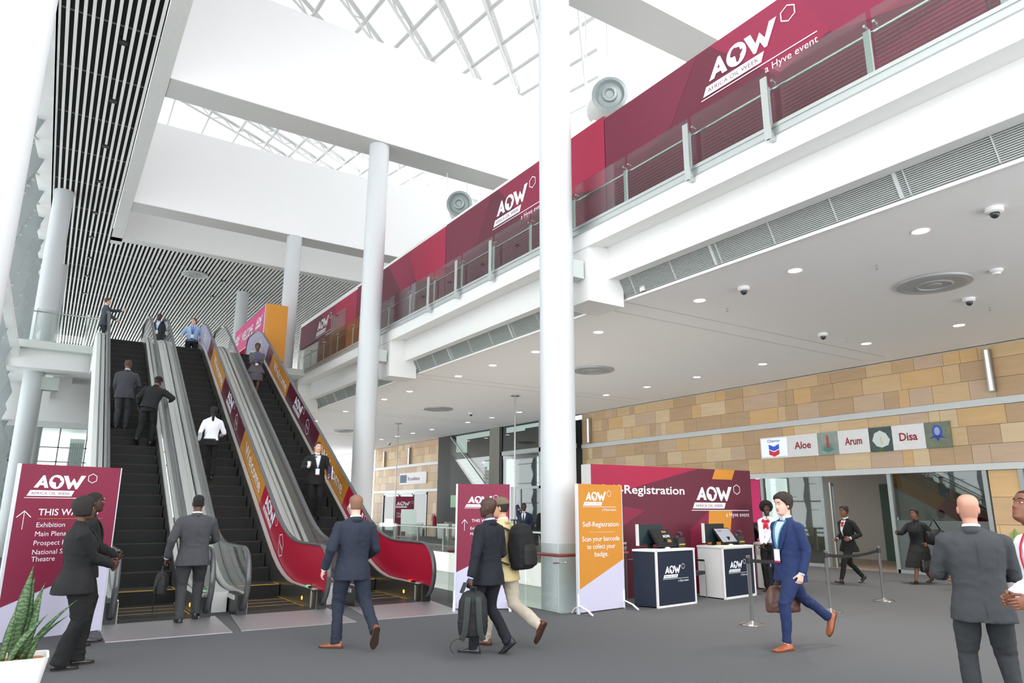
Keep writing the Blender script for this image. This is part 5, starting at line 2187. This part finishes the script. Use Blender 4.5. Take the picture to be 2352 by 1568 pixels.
    # ---- shoes
    for i, f in enumerate((fl, fr)):
        a = ank[i]
        F = MX.Translation(a) @ MX.Rotation(R_(-f[4]), 4, 'Z') @ MX.Rotation(R_(-f[3]), 4, 'X')
        m = MB()
        rg = []
        fw_ = .88 if sh == 'f' else 1
        low = heel
        for y, hw, zt in ((-.082, .018, -.03), (-.072, .031, .0), (-.04, .037, .012), (.0, .038, .018), (.04, .040, -.004), (.085, .046, -.024), (.13, .047, -.036), (.168, .040, -.044), (.192, .026, -.052), (.203, .010, -.062)):
            if low:
                zt -= .02
            zb_ = -.066
            hw *= fw_
            rg.append([F @ V3((x * hw, y * fw_, z)) for x, z in ((-1, zb_), (-1.02, zb_ + .015), (-.85, zb_ + (zt - zb_) * .6), (-.45, zt - .004), (0, zt), (.45, zt - .004), (.85, zb_ + (zt - zb_) * .6), (1.02, zb_ + .015), (1, zb_))])
        m.rings(rg)
        so = m.build('shoe', mat('leather_' + shoe, shoe, .32, var=.08, spec=.6), t, 2)
        m = MB()
        rg = []
        for z in (-.08, -.064):
            rg.append([F @ V3((x * fw_, y * fw_, z)) for x, y in ((-.02, -.085), (-.038, -.06), (-.038, .02), (-.049, .1), (-.046, .15), (-.022, .2), (.0, .208), (.022, .2), (.046, .15), (.049, .1), (.038, .02), (.038, -.06), (.02, -.085))])
        m.rings(rg)
        m.build('sole', mat('sole_' + sole, sole, .7), so)
    # ---- hair / cap
    hm_ = mat('hair_' + hairc, hairc, .75, var=.25, scale=60, bump=.5, bscale=150)
    if hair != 'bald':
        m = MB()
        thick = {'short': .009, 'crop': .004, 'stubble': .0022, 'wavy': .018, 'afro': .062, 'bob': .026, 'pony': .009, 'bun': .01, 'swept': .012}[hair]
        n = 44 if q else 24
        mm_ = 30 if q else 16
        rg = []
        for i in range(mm_ + 1):
            z = -.115 + .235 * i / mm_
            r = []
            for k in range(n):
                a = 2 * math.pi * k / n
                aa = math.degrees(a if a < math.pi else 2 * math.pi - a)
                if hair in ('bob',):
                    hl_ = .055 if aa < 38 else (.055 - (aa - 38) * .004 if aa < 60 else -.08)
                elif hair == 'afro':
                    hl_ = .05 if aa < 45 else (.05 - (aa - 45) * .0022 if aa < 100 else -.07)
                else:
                    hl_ = .066 if aa < 30 else (.066 - (aa - 30) * .0012 if aa < 65 else (.024 - (aa - 65) * .0022 if aa < 85 else (-.02 if aa < 95 else -.062)))
                e = max(0, min(1, (z - hl_) / (.012 if hair != 'afro' else .03)))
                off = -.008 + (thick + .008) * e
                if hair == 'wavy':
                    off += e * .006 * math.sin(a * 7 + z * 60) + e * .012 * max(0, z) / .11
                if hair == 'afro':
                    off += e * .004 * NZ.noise(V3((a * 6, z * 60, 0))) - e * .012 * max(0, .03 - z) / .1 * 3
                if hair == 'short' and aa < 40:
                    off += .004 * e
                r.append(HT @ hpt(a, z, off))
            rg.append(r)
        m.rings(rg)
        if hair == 'pony':
            m.tube([HT @ V3((0, -.09, .04)), HT @ V3((0, -.125, .02)), HT @ V3((0, -.12, -.06)), HT @ V3((0, -.115, -.2)), HT @ V3((.01, -.12, -.34))], [.02, .03, .034, .03, .008], 12)
        if hair == 'bun':
            m.ball(HT @ V3((0, -.085, .085)), (.045, .045, .042))
            m.tube([HT @ V3((0, -.06, .06)), HT @ V3((0, -.08, .08))], [.03, .03])
        m.build('hair', hm_, t, 2)
    if cap:
        m = MB()
        rg = []
        n = 36
        for i in range(17):
            z = .03 + (.12 - .03) * i / 16
            rg.append([HT @ hpt(2 * math.pi * k / n, min(z, .1175) - .012 * math.cos(2 * math.pi * k / n) * (1 - i / 16), .016 if i > 0 else .012) for k in range(n)])
        m.rings(rg)
        co = m.build('cap', cloth(cap, .85), t, 2)
        m = MB()
        rg = []
        for k in range(13):
            a = R_(-62 + k * 124 / 12)
            p0 = hpt(a, .038, .012)
            p1 = V3((p0.x * 1.12, p0.y + .065 * math.cos(a * 1.35), .025))
            rg.append([HT @ p0, HT @ p1, HT @ (p1 + V3((0, 0, .005))), HT @ (p0 + V3((0, 0, .006)))])
        m.rings(rg)
        m.build('visor', cloth(cap, .85), co, 2)
    if eyes:
        for sx in (-1, 1):
            m = MB()
            c = V3((sx * .030 * (.95 if sh == 'f' else 1), .0735, .004))
            m.ball((0, 0, 0), (.0125, .0105, .0062), 12, 8, 0, T=HT @ MX.Translation(c))
            m.ball((0, 0, 0), (.0055, .003, .0055), 10, 6, 1, T=HT @ MX.Translation(c + V3((0, .0095, 0))))
            m.build('eye', [mat('eye_white', 'cfc6be', .3), mat('iris_dark', '2a1b14', .15)], t, 2)
            m = MB()
            m.tube([HT @ (hpt(sx * a, .028 + zz, .0035)) for a, zz in ((.16, -.002), (.32, .003), (.5, .002), (.66, -.004))], [.0028, .004, .0038, .0018], 6, sx=1.0)
            m.build('eyebrow', hm_ if hair != 'bald' else mat('brow_dark', '2b211c', .8), t, 2)
    if glasses:
        m = MB()
        for sx in (-1, 1):
            c = V3((sx * .031, .098, .003))
            ring = [HT @ (c + V3((.021 * math.cos(a), 0, .015 * math.sin(a)))) for a in (2 * math.pi * k / 16 for k in range(17))]
            m.tube(ring, .0014, 5)
            m.tube([HT @ (c + V3((sx * .021, 0, .004))), HT @ V3((sx * .078, .06, .006)), HT @ V3((sx * .08, -.01, .004))], .0014, 5)
        m.tube([HT @ V3((-.01, .1, .006)), HT @ V3((.01, .1, .006))], .0014, 5)
        m.build('glasses', mat('glasses_frame', 'b9b2a8', .3, .6), t, True)
    Wm = MX.Translation(loc) @ MX.Rotation(R_(face - 90), 4, 'Z') @ MX.Scale(s, 4)
    return {'t': t, 'T': T, 'HT': HT, 'wr': wri, 'el': elb, 'hand': hands, 'W': Wm, 'sho': sho}
# ---------------------------------------------------------------- the people, left to right
def step(u, v):
    """point where a view ray meets the line of escalator steps"""
    d = ray(u, v)
    k = ((EYE.y - Y0) * SL - EYE.z) / (d.z - SL * d.y)
    return EYE + d * k


SUITG = '45474f'
w1 = person('woman in black trouser suit standing at left with folded hands', (.39, 8.95, 0), 6, 1.72, 2, 'dark', 'f', 1.22, lean=-2, topc='1b1c1e', legc='17181a', shirt='26262a', legs='flare', shoe='211d1c',
            fl=(-.1, .12, .08, 0, -5), fr=(.09, -.06, .08, 0, 12), hl=(-.03, .30, 1.06), hr=(.04, .31, 1.03), hdl=((.6, .6, -.3), (0, .5, 1)), hdr=((-.6, .6, -.4), (0, .5, 1)), hcl=.9, hcr=.8,
            head=(0, -4), hair='bob', hairc='1a1513', eyes=True)
m2 = person('man in black suit standing behind the woman at left', (.52, 10.3, 0), 4, 1.80, 2, 'darker', 'm', 1.02, topc='1a1c1d', legc='17181a', shirt='1c2a26', shoe='1d1919',
            fl=(-.1, .1, .08, 0, -5), fr=(.1, -.05, .08, 0, 8), hl=(-.04, .3, 1.02), hr=(.03, .3, 1.0), hdl=((.5, .6, -.4), (0, .5, 1)), hdr=((-.6, .6, -.4), (0, .5, 1)), hcl=.9, hcr=.8, head=(0, -6), hair='stubble', hairc='18120f', eyes=True)
m3 = person('man in grey suit with a shoulder bag stepping onto the left escalator', (1.93, 11.5, 0), 84, 1.80, 2, 'dark', 'm', 1.13, lean=3, topc='55565c', legc='4d4e53', shoe='141416',
            fl=(-.1, -.06, .08, 4, -8), fr=(.12, .18, .12, 0, 10), hl=(-.34, .04, .88), hr=(.24, .36, 1.08), hcl=1.2, head=(0, 2), hair='stubble', hairc='14110f')
p = step(292, 985)
person('man in grey suit riding up the left escalator', (p.x - .16, p.y, p.z), 82, 1.76, 1, 'brown', 'm', 1.08, topc='4b4b54', legc='3e3e45', shoe='16161a',
       fl=(-.1, -.05, .08, 0, -6), fr=(.1, .05, .08, 0, 10), hl=(-.2, .2, .92), hr=(.22, .32, 1.12), hdr=((.1, .6, .3), None), head=(-18, 0), hair='crop', hairc='4a3a2c')
p = step(345, 1020)
person('man in black jacket and cap leaning on the left escalator rail', (p.x - .13, p.y, p.z), 70, 1.76, 1, 'brown', 'm', 1.08, lean=16, side=8, top='zip', topc='242628', legc='1b1c1e', shoe='141415',
       fl=(-.13, -.18, .12, 25, -8), fr=(.12, .1, .08, 0, 10), hl=(-.28, .16, .95), hr=(.4, .36, 1.14), hcl=.5, head=(-10, -12), hair='crop', hairc='18120f', cap='18191b')
person('man in grey suit pointing at the top of the left escalator', (.95, 27.3, ZF - .08), 10, 1.80, 1, 'pink', 'm', 1.0, topc='4c535c', legc='2c2f35', hl=(-.05, .50, 1.42), hr=(.2, .3, 1.0), hdl=((.1, 1, .35), (0, 0, 1)), hcl=.1, head=(-5, 0), hair='short', hairc='5a4130', eyes=True)
p = onZ(364, 800, ZF)
person('dark-skinned man in grey suit at the top of the left escalator', (2.62, 27.2, ZF - .4), -110, 1.78, 1, 'darker', 'm', 1.0, topc='4c4e54', legc='3a3b40', head=(10, 0), hair='crop', hairc='15110f', lanyard='2a56a0', eyes=True)
p = onZ(437, 808, ZF)
person('man in light blue shirt and tie at the top of the middle escalator', (3.72, 26.9, ZF - .48), -100, 1.80, 1, 'pink', 'm', 1.12, top='shirt', topc='a9c6e6', tie='4a62b4', legc='1c2236', shoe='18181b', hl=(-.26, .14, .98), hr=(.34, .16, 1.02),
       fl=(-.13, 0, .08, 0, -10), fr=(.13, 0, .08, 0, 10), head=(-38, 4), hair='short', hairc='5c4636', lanyard='26409a', badge='222222', waist='15151a', eyes=True)
p = step(486, 1100)
person('woman in white blouse with ponytail riding up the middle escalator', (p.x - .1, p.y, p.z), 84, 1.71, 1, 'dark', 'f', 1.06, top='blouse', topc='eceef6', legs='slim', legc='17171a', shoe='141416',
       fl=(-.09, 0, .08, 0, -6), fr=(.09, .0, .08, 0, 6), hl=(-.26, .12, .93), hr=(.24, .3, 1.08), head=(-5, -4), hair='pony', hairc='14110f', waist='1a1a1c', legw=1.12)
p = step(597, 912)
person('woman in speckled grey dress riding down the right escalator', (p.x - .2, p.y, p.z), -96, 1.72, 1, 'dark', 'f', 1.16, top='dress', topc='56525a', legs=None, shoe='3a3048', hl=(-.06, .28, 1.05), hr=(.08, .28, 1.06), hdl=((.5, .5, .0), None), hdr=((-.5, .5, 0), None), hcl=.8, hcr=.8,
       hair='bun', hairc='17110f', lanyard='3a4a9a', badge='c82a40', eyes=True, fl=(-.07, 0, .08, 0, -5), fr=(.07, .04, .08, 0, 5))
p = step(722, 1190)
cup = person('man in black suit with white shirt coming down the right escalator with a cup', (p.x - .03, p.y, p.z), -98, 1.74, 2, 'pale', 'm', 1.08, topc='1e2022', legc='17181a', shirt='eceef4', shoe='141416', hl=(-.27, .22, .98), hr=(.24, .32, 1.16), hdl=(None, None), hdr=((.1, .8, .2), (0, .0, 1)), hcl=.8, hcr=1.0,
             hair='short', hairc='3a2c22', lanyard='404a66', head=(8, 2), eyes=True)
nv = person('man in navy suit with brown shoes walking away in the centre', (3.25, 8.55, 0), 88, 1.78, 2, 'pink', 'm', 1.08, topc='2c3448', legc='273044', shoe='8a4a2c', sole='3a2a22',
            fl=(-.16, -.02, .08, 0, -50), fr=(.16, -.42, .235, 62, 4), hl=(-.33, .06, .89), hr=(.24, .22, 1.0), head=(0, -2), hair='crop', hairc='86644f', cuffs=True)
m13 = person('bald man in dark navy jacket carrying a backpack by hand', (4.45, 7.35, 0), 112, 1.76, 2, 'darker', 'm', 1.04, topc='1c2233', legc='1b2030', shirt='a9b8e8', shoe='1c2028', sole='2a2c30',
             fl=(-.1, .12, .08, 0, -10), fr=(.09, -.22, .15, 38, 4), hl=(-.33, .0, .85), hr=(.2, .2, .98), hcl=1.3, head=(22, -4), hair='bald', eyes=True)
m14 = person('man in beige jacket and tan cap with a black backpack on his back', (4.86, 7.65, 0), 114, 1.78, 2, 'tan', 'm', 1.02, lean=4, topc='cdbb8a', legc='bcb2a2', shirt='e8e8ec', shoe='5a2a22', sole='3a2218',
             fl=(-.1, .2, .08, 0, -6), fr=(.08, -.44, .26, 60, 4), hl=(-.25, .14, .86), hr=(.24, .12, .93), hcl=.9, head=(20, -4), hair='short', hairc='2a211c', cap='8c7a62', glasses=True, legs='trousers', legw=1.1, eyes=True)
sc_ = person('woman with afro hair, white blouse and red neck scarf by the desks', (12.5, 9.62, 0), 200, 1.76, 2, 'darker', 'f', .98, top='blouse', topc='e6e8f0', legs='slim', legc='17171a', shoe='2c1f1a', heel=True, legw=1.15,
             hl=(.02, .26, .94), hr=(.05, .27, .90), hdl=((.4, .4, -.7), None), hdr=((-.4, .5, -.7), None), hcl=.8, hcr=.7, head=(24, -8), hair='afro', hairc='14100e', scarf='c41a30', waist='151517', eyes=True)
bl = person('man in bright blue suit and tan shoes walking left', (7.72, 5.68, 0), 168, 1.84, 2, 'pink', 'm', 1.02, topc='22386e', legc='21366a', shirt='c4d4ee', shoe='9a5028', sole='5a3018',
            fl=(-.09, .20, .08, 0, -5), fr=(.08, -.60, .30, 66, 4), hl=(-.22, .02, .84), hr=(.24, -.06, .86), hdl=(None, (0, 1, 0)), hcl=1.0, hcr=1.3, head=(-4, 2), hair='wavy', hairc='2c211b', lanyard='3a8ea6', badge='c82a40', legs='slim', legw=1.18, eyes=True)
wk = person('young person in black blazer walking left past the entrance', (15.45, 9.75, 0), 170, 1.80, 1, 'brown', 'f', 1.0, lean=2, topc='1a1b1d', legc='18191b', shirt='f0f0f2', shoe='1a1a1c', heel=True, legs='slim', legw=1.1,
            fl=(-.08, .40, .10, -12, 0), fr=(.08, -.42, .14, 28, 0), hl=(-.22, .16, .98), hr=(.2, .1, .95), head=(0, 0), hair='bun', hairc='17120f', glasses=True, scarf='c41a30', eyes=True)
bw = person('woman in black skirt walking left with a shoulder bag and handbag', (16.9, 8.95, 0), 172, 1.72, 1, 'brown', 'f', 1.08, topc='1c2226', legs='skirt', legc='141616', shirt='1a1a1c', shoe='121212', heel=True,
            fl=(-.08, .34, .09, -8, 0), fr=(.08, -.40, .12, 22, 0), hl=(-.22, -.02, .92), hr=(.22, .40, 1.14), hcl=1.2, hcr=.3, hair='short', hairc='121010', eyes=True)
gr = person('bald man in dark grey suit seen from behind at the right', (6.41, 2.95, 0), 34, 1.76, 2, 'ruddy', 'm', 1.11, topc='4a4d51', legc='3d4145', shoe='17171a',
            fl=(-.14, 0, .08, 0, -10), fr=(.16, .02, .08, 0, 10), hl=(-.2, .32, 1.08), hr=(.2, .33, 1.08), hcl=.8, hcr=.8, head=(0, -10), hair='bald', cuffs=True)
rg_ = person('man at the right edge in white shirt with red lanyard looking down', (6.06, 2.27, 0), 146, 1.78, 2, 'brown', 'm', 1.05, lean=9, top='shirt', topc='e9edf6', legc='222428', hl=(-.1, .26, 1.0), hr=(.05, .30, 1.02), hdl=((.2, .8, -.2), (0, 0, 1)), hcl=.5, hcr=.5, head=(4, -30), hair='crop', hairc='17110e', lanyard='c02038', eyes=True)
person('man in dark suit on the phone beyond the far railing', (13.2, 19.6, 0), -130, 1.80, 1, 'darker', 'm', 1.04, topc='1e2a4a', legc='1a2440', tie='1c2030', hl=(-.2, .2, 1.0), hr=(.14, .14, 1.56), hcl=.5, hcr=1.0, hair='crop', hairc='14100e', eyes=True)
person('man in black suit seen from behind beyond the far railing', (13.75, 19.2, 0), 30, 1.80, 1, 'darker', 'm', 1.04, topc='1b1c1e', legc='18191b', hair='crop', hairc='14100e')
person('man in dark suit with lanyard standing inside the glazed room', (20.3, 9.15, 0), 160, 1.74, 1, 'darker', 'm', 1.0, topc='202226', legc='1c1d20', hl=(-.2, .28, 1.15), hr=(.2, .2, 1.05), hair='crop', hairc='14100e', lanyard='b8c8c8', eyes=True)
person('dark-haired woman in black inside the glazed room', (20.8, 10.3, 0), 10, 1.62, 1, 'darker', 'f', 1.1, topc='231f22', legc='1c1d20', hair='bob', hairc='14100e')
person('person in patterned pale top behind the palm inside the glass', (20.2, 8.45, 0), 185, 1.7, 0, 'dark', 'f', 1.0, top='blouse', topc='b9ccc6', legc='1c1d20', hair='short', hairc='14100e')

# ---------------------------------------------------------------- things they carry
def world(pp, v):
    return pp['W'] @ V3(v)


def backpack(label, M_, cols, q=1.0):
    t = thing('backpack', label, 'backpack')
    t.matrix_world = M_
    m = MB()
    rg = []
    for z, w_, d_ in ((0, .12, .07), (.02, .15, .095), (.12, .165, .11), (.26, .165, .115), (.38, .15, .1), (.45, .12, .075), (.48, .07, .04)):
        rg.append([V3((w_ * math.copysign(abs(math.cos(a)) ** .6, math.cos(a)), d_ * math.copysign(abs(math.sin(a)) ** .7, math.sin(a)), z)) for a in (2 * math.pi * k / 28 for k in range(28))])
    m.rings(rg)
    link('pack_body', bake(m, .01, 2, .006, 12), cloth(cols[0], .7), t, 2)
    m = MB()
    rg = []
    for z, w_, d_ in ((.03, .1, .02), (.05, .125, .045), (.2, .125, .05), (.26, .1, .025)):
        rg.append([V3((w_ * math.cos(a), -.1 + d_ * math.sin(a), z)) for a in (2 * math.pi * k / 24 for k in range(24))])
    m.rings(rg)
    link('front_pocket', bake(m, .009, 2, .003, 12), cloth(cols[1], .7), t, 2)
    m = MB()
    m.tube([(-.03, .06, .46), (-.03, .06, .52), (.03, .06, .52), (.03, .06, .46)], .009, 8)
    m.build('grab_handle', cloth(cols[1], .7), t, True)
    return t


def strap(t, pts, wdt, name='strap', col='1c1d1f', th=.006):
    m = MB()
    m.tube(pts, 1.0, 8, sx=wdt, sy=th)
    return m.build(name, cloth(col, .7), t, True)


# hand-carried backpack, straps towards the viewer
h = world(m13, m13['hand'][0][0])
face = R_(116 - 90)
M_ = MX.Translation((h.x + .02, h.y - .06, h.z - .53)) @ MX.Rotation(R_(-30), 4, 'Z')
t = backpack('dark grey backpack carried low by the bald man in the navy jacket', M_ @ MX.Rotation(R_(180), 4, 'Z'), ('26292a', '2e3232'))
for s in (-1, 1):
    strap(t, [(s * .055, .09, .42), (s * .06, .135, .38), (s * .07, .145, .2), (s * .085, .125, .06), (s * .12, .1, -.02)], .032, 'shoulder_strap', '3a4240', .008)
strap(t, [(.12, .1, .0), (.16, .1, -.005), (.2, .1, -.02), (.23, .1, -.05), (.24, .1, -.09), (.23, .105, -.12), (.2, .11, -.15)], .018, 'loose_strap', '2a2c2e', .003)
# backpack worn by the man in beige
T14 = m14['W'] @ m14['T']
t = backpack('black backpack worn on the back of the man in the beige jacket', T14 @ MX.Translation((.04, -.245, -.04)) @ MX.Scale(1.13, 4), ('17181a', '1d1e20'))
for s in (-1, 1):
    strap(t, [(s * .09, .06, .40), (s * .12, .19, .475), (s * .12, .27, .455), (s * .125, .345, .38), (s * .13, .35, .28), (s * .16, .30, .2), (s * .19, .22, .12), (s * .15, .08, .06)], .03, 'shoulder_strap', '1c1d1f', .006)
# document bag of the man boarding
h = world(m3, m3['hand'][0][0])
t = thing('laptop_bag', 'black laptop bag hanging from the hand of the man boarding the escalator', 'bag', (h.x - .02, h.y, h.z - .42), R_(80))
m = MB()
rg = []
for z, w_, d_ in ((0, .16, .05), (.02, .19, .08), (.15, .195, .09), (.27, .18, .07), (.3, .15, .03)):
    rg.append([V3((w_ * math.copysign(abs(math.cos(a)) ** .5, math.cos(a)), d_ * math.copysign(abs(math.sin(a)) ** .6, math.sin(a)), z)) for a in (2 * math.pi * k / 24 for k in range(24))])
m.rings(rg)
link('bag_body', bake(m, .01, 2, .005, 12), cloth('232425', .6), t, 2)
m = MB()
m.tube([(-.08, 0, .29), (-.05, 0, .36), (0, 0, .385), (.05, 0, .36), (.08, 0, .29)], .011, 8)
m.build('handle', BLACK, t, True)
strap(t, [(-.18, 0, .25), (-.2, .06, .1), (-.16, .07, -.1), (-.05, .07, -.24), (.05, .07, -.24), (.12, .07, 0), (.18, 0, .24)], .018, 'shoulder_strap', '1a1a1b', .003)
# cup and booklet of the man coming down
h = world(cup, cup['hand'][1][0])
t = thing('paper_cup', 'white paper cup in the hand of the man coming down', 'cup', (h.x, h.y - .03, h.z - .02))
m = MB()
m.lathe((0, 0, 0), [(.001, 0), (.028, 0), (.038, .1), (.001, .1)], 20)
m.build('cup_body', WHITE, t, True)
m = MB()
m.lathe((0, 0, .1), [(.04, 0), (.04, .008), (.034, .014), (.001, .014)], 20)
m.build('lid', mat('cup_lid', 'dededc', .4), t, True)
h = world(cup, cup['hand'][0][0])
t = thing('booklet', 'dark folder held upright by the man coming down', 'folder', (h.x, h.y, h.z - .05), R_(10))
m = MB()
m.box(-.012, .012, -.1, .1, 0, .3, 0)
m.box(-.008, .008, -.104, -.1, .005, .295, 1)
m.build('folder_cover', [mat('folder_plum', '4a3c58', .6), INK], t)
# phone / wallet near bald man's hand
h = world(m13, m13['hand'][0][0])
t = thing('mobile_phone', 'dark phone held beside the carried backpack handle', 'phone', (h.x - .07, h.y + .01, h.z - .03))
m = MB()
m.box(-.004, .004, -.04, .04, -.05, .07, T=MX.Rotation(R_(25), 4, 'Y'))
m.build('phone_case', mat('phone_grey', '3b4248', .25), t)
# brown leather bag of the man in blue
h = world(bl, bl['hand'][1][0])
t = thing('leather_bag', 'brown leather bag held in the far hand of the man in the blue suit', 'bag', (h.x + .05, h.y, h.z - .43), R_(168 - 90 + 84))
m = MB()
rg = []
for z, w_, d_ in ((0, .2, .05), (.015, .225, .075), (.15, .225, .085), (.27, .2, .06), (.31, .17, .025)):
    rg.append([V3((w_ * math.copysign(abs(math.cos(a)) ** .45, math.cos(a)), d_ * math.copysign(abs(math.sin(a)) ** .6, math.sin(a)), z)) for a in (2 * math.pi * k / 24 for k in range(24))])
m.rings(rg)
link('bag_body', bake(m, .011, 2, .009, 10), mat('brown_leather', '5e4034', .45, var=.2, scale=6), t, 2)
m = MB()
for s in (-1, 1):
    m.tube([(-.08, s * .03, .29), (-.06, s * .015, .38), (0, 0, .42), (.06, s * .015, .38), (.08, s * .03, .29)], .009, 8)
m.build('handle', mat('brown_leather', '5e4034', .45), t, True)
# bags of the woman walking
h = world(bw, bw['hand'][0][0])
t = thing('handbag', 'black leather handbag hanging from the hand of the walking woman', 'bag', (h.x - .02, h.y, h.z - .56), R_(172))
m = MB()
rg = []
for z, w_, d_ in ((0, .19, .05), (.02, .215, .07), (.12, .21, .075), (.24, .18, .05), (.26, .17, .02)):
    rg.append([V3((w_ * math.copysign(abs(math.cos(a)) ** .45, math.cos(a)), d_ * math.copysign(abs(math.sin(a)) ** .6, math.sin(a)), z)) for a in (2 * math.pi * k / 24 for k in range(24))])
m.rings(rg)
link('bag_body', bake(m, .012, 2), mat('black_leather', '17181a', .35), t, 2)
m = MB()
m.tube([(-.11, 0, .24), (-.08, 0, .4), (0, 0, .56), (.08, 0, .4), (.11, 0, .24)], .008, 8)
m.build('handle', mat('black_leather', '17181a', .35), t, True)
c = world(bw, (-.27, -.24, 1.1))
t = thing('shoulder_bag', 'large black sports shoulder bag with white marks on the walking woman', 'bag', (c.x, c.y, c.z - .05), R_(172 - 12))
m = MB()
rg = []
for x, r in ((-.26, .06), (-.24, .12), (-.1, .15), (.1, .15), (.24, .12), (.26, .06)):
    rg.append([V3((x, r * .8 * math.cos(a), r * 1.15 * math.sin(a))) for a in (2 * math.pi * k / 22 for k in range(22))])
m.rings(rg)
link('bag_body', bake(m, .012, 2, .01, 10), cloth('141517', .6), t, 2)
m = MB()
for k in range(3):
    m.box(-.2 + k * .05, -.17 + k * .05, -.13, .13, .08, .11)
m.build('white_marks', INK, t)
strap(t, [(-.2, 0, .12), (-.05, .02, .32), (.1, .1, .42), (.16, .12, .3), (.22, 0, .12)], .02, 'shoulder_strap', '141517', .004)
# phone of the man on the phone, badge hand device of the dress woman
bpy.data.scenes.remove(BK)
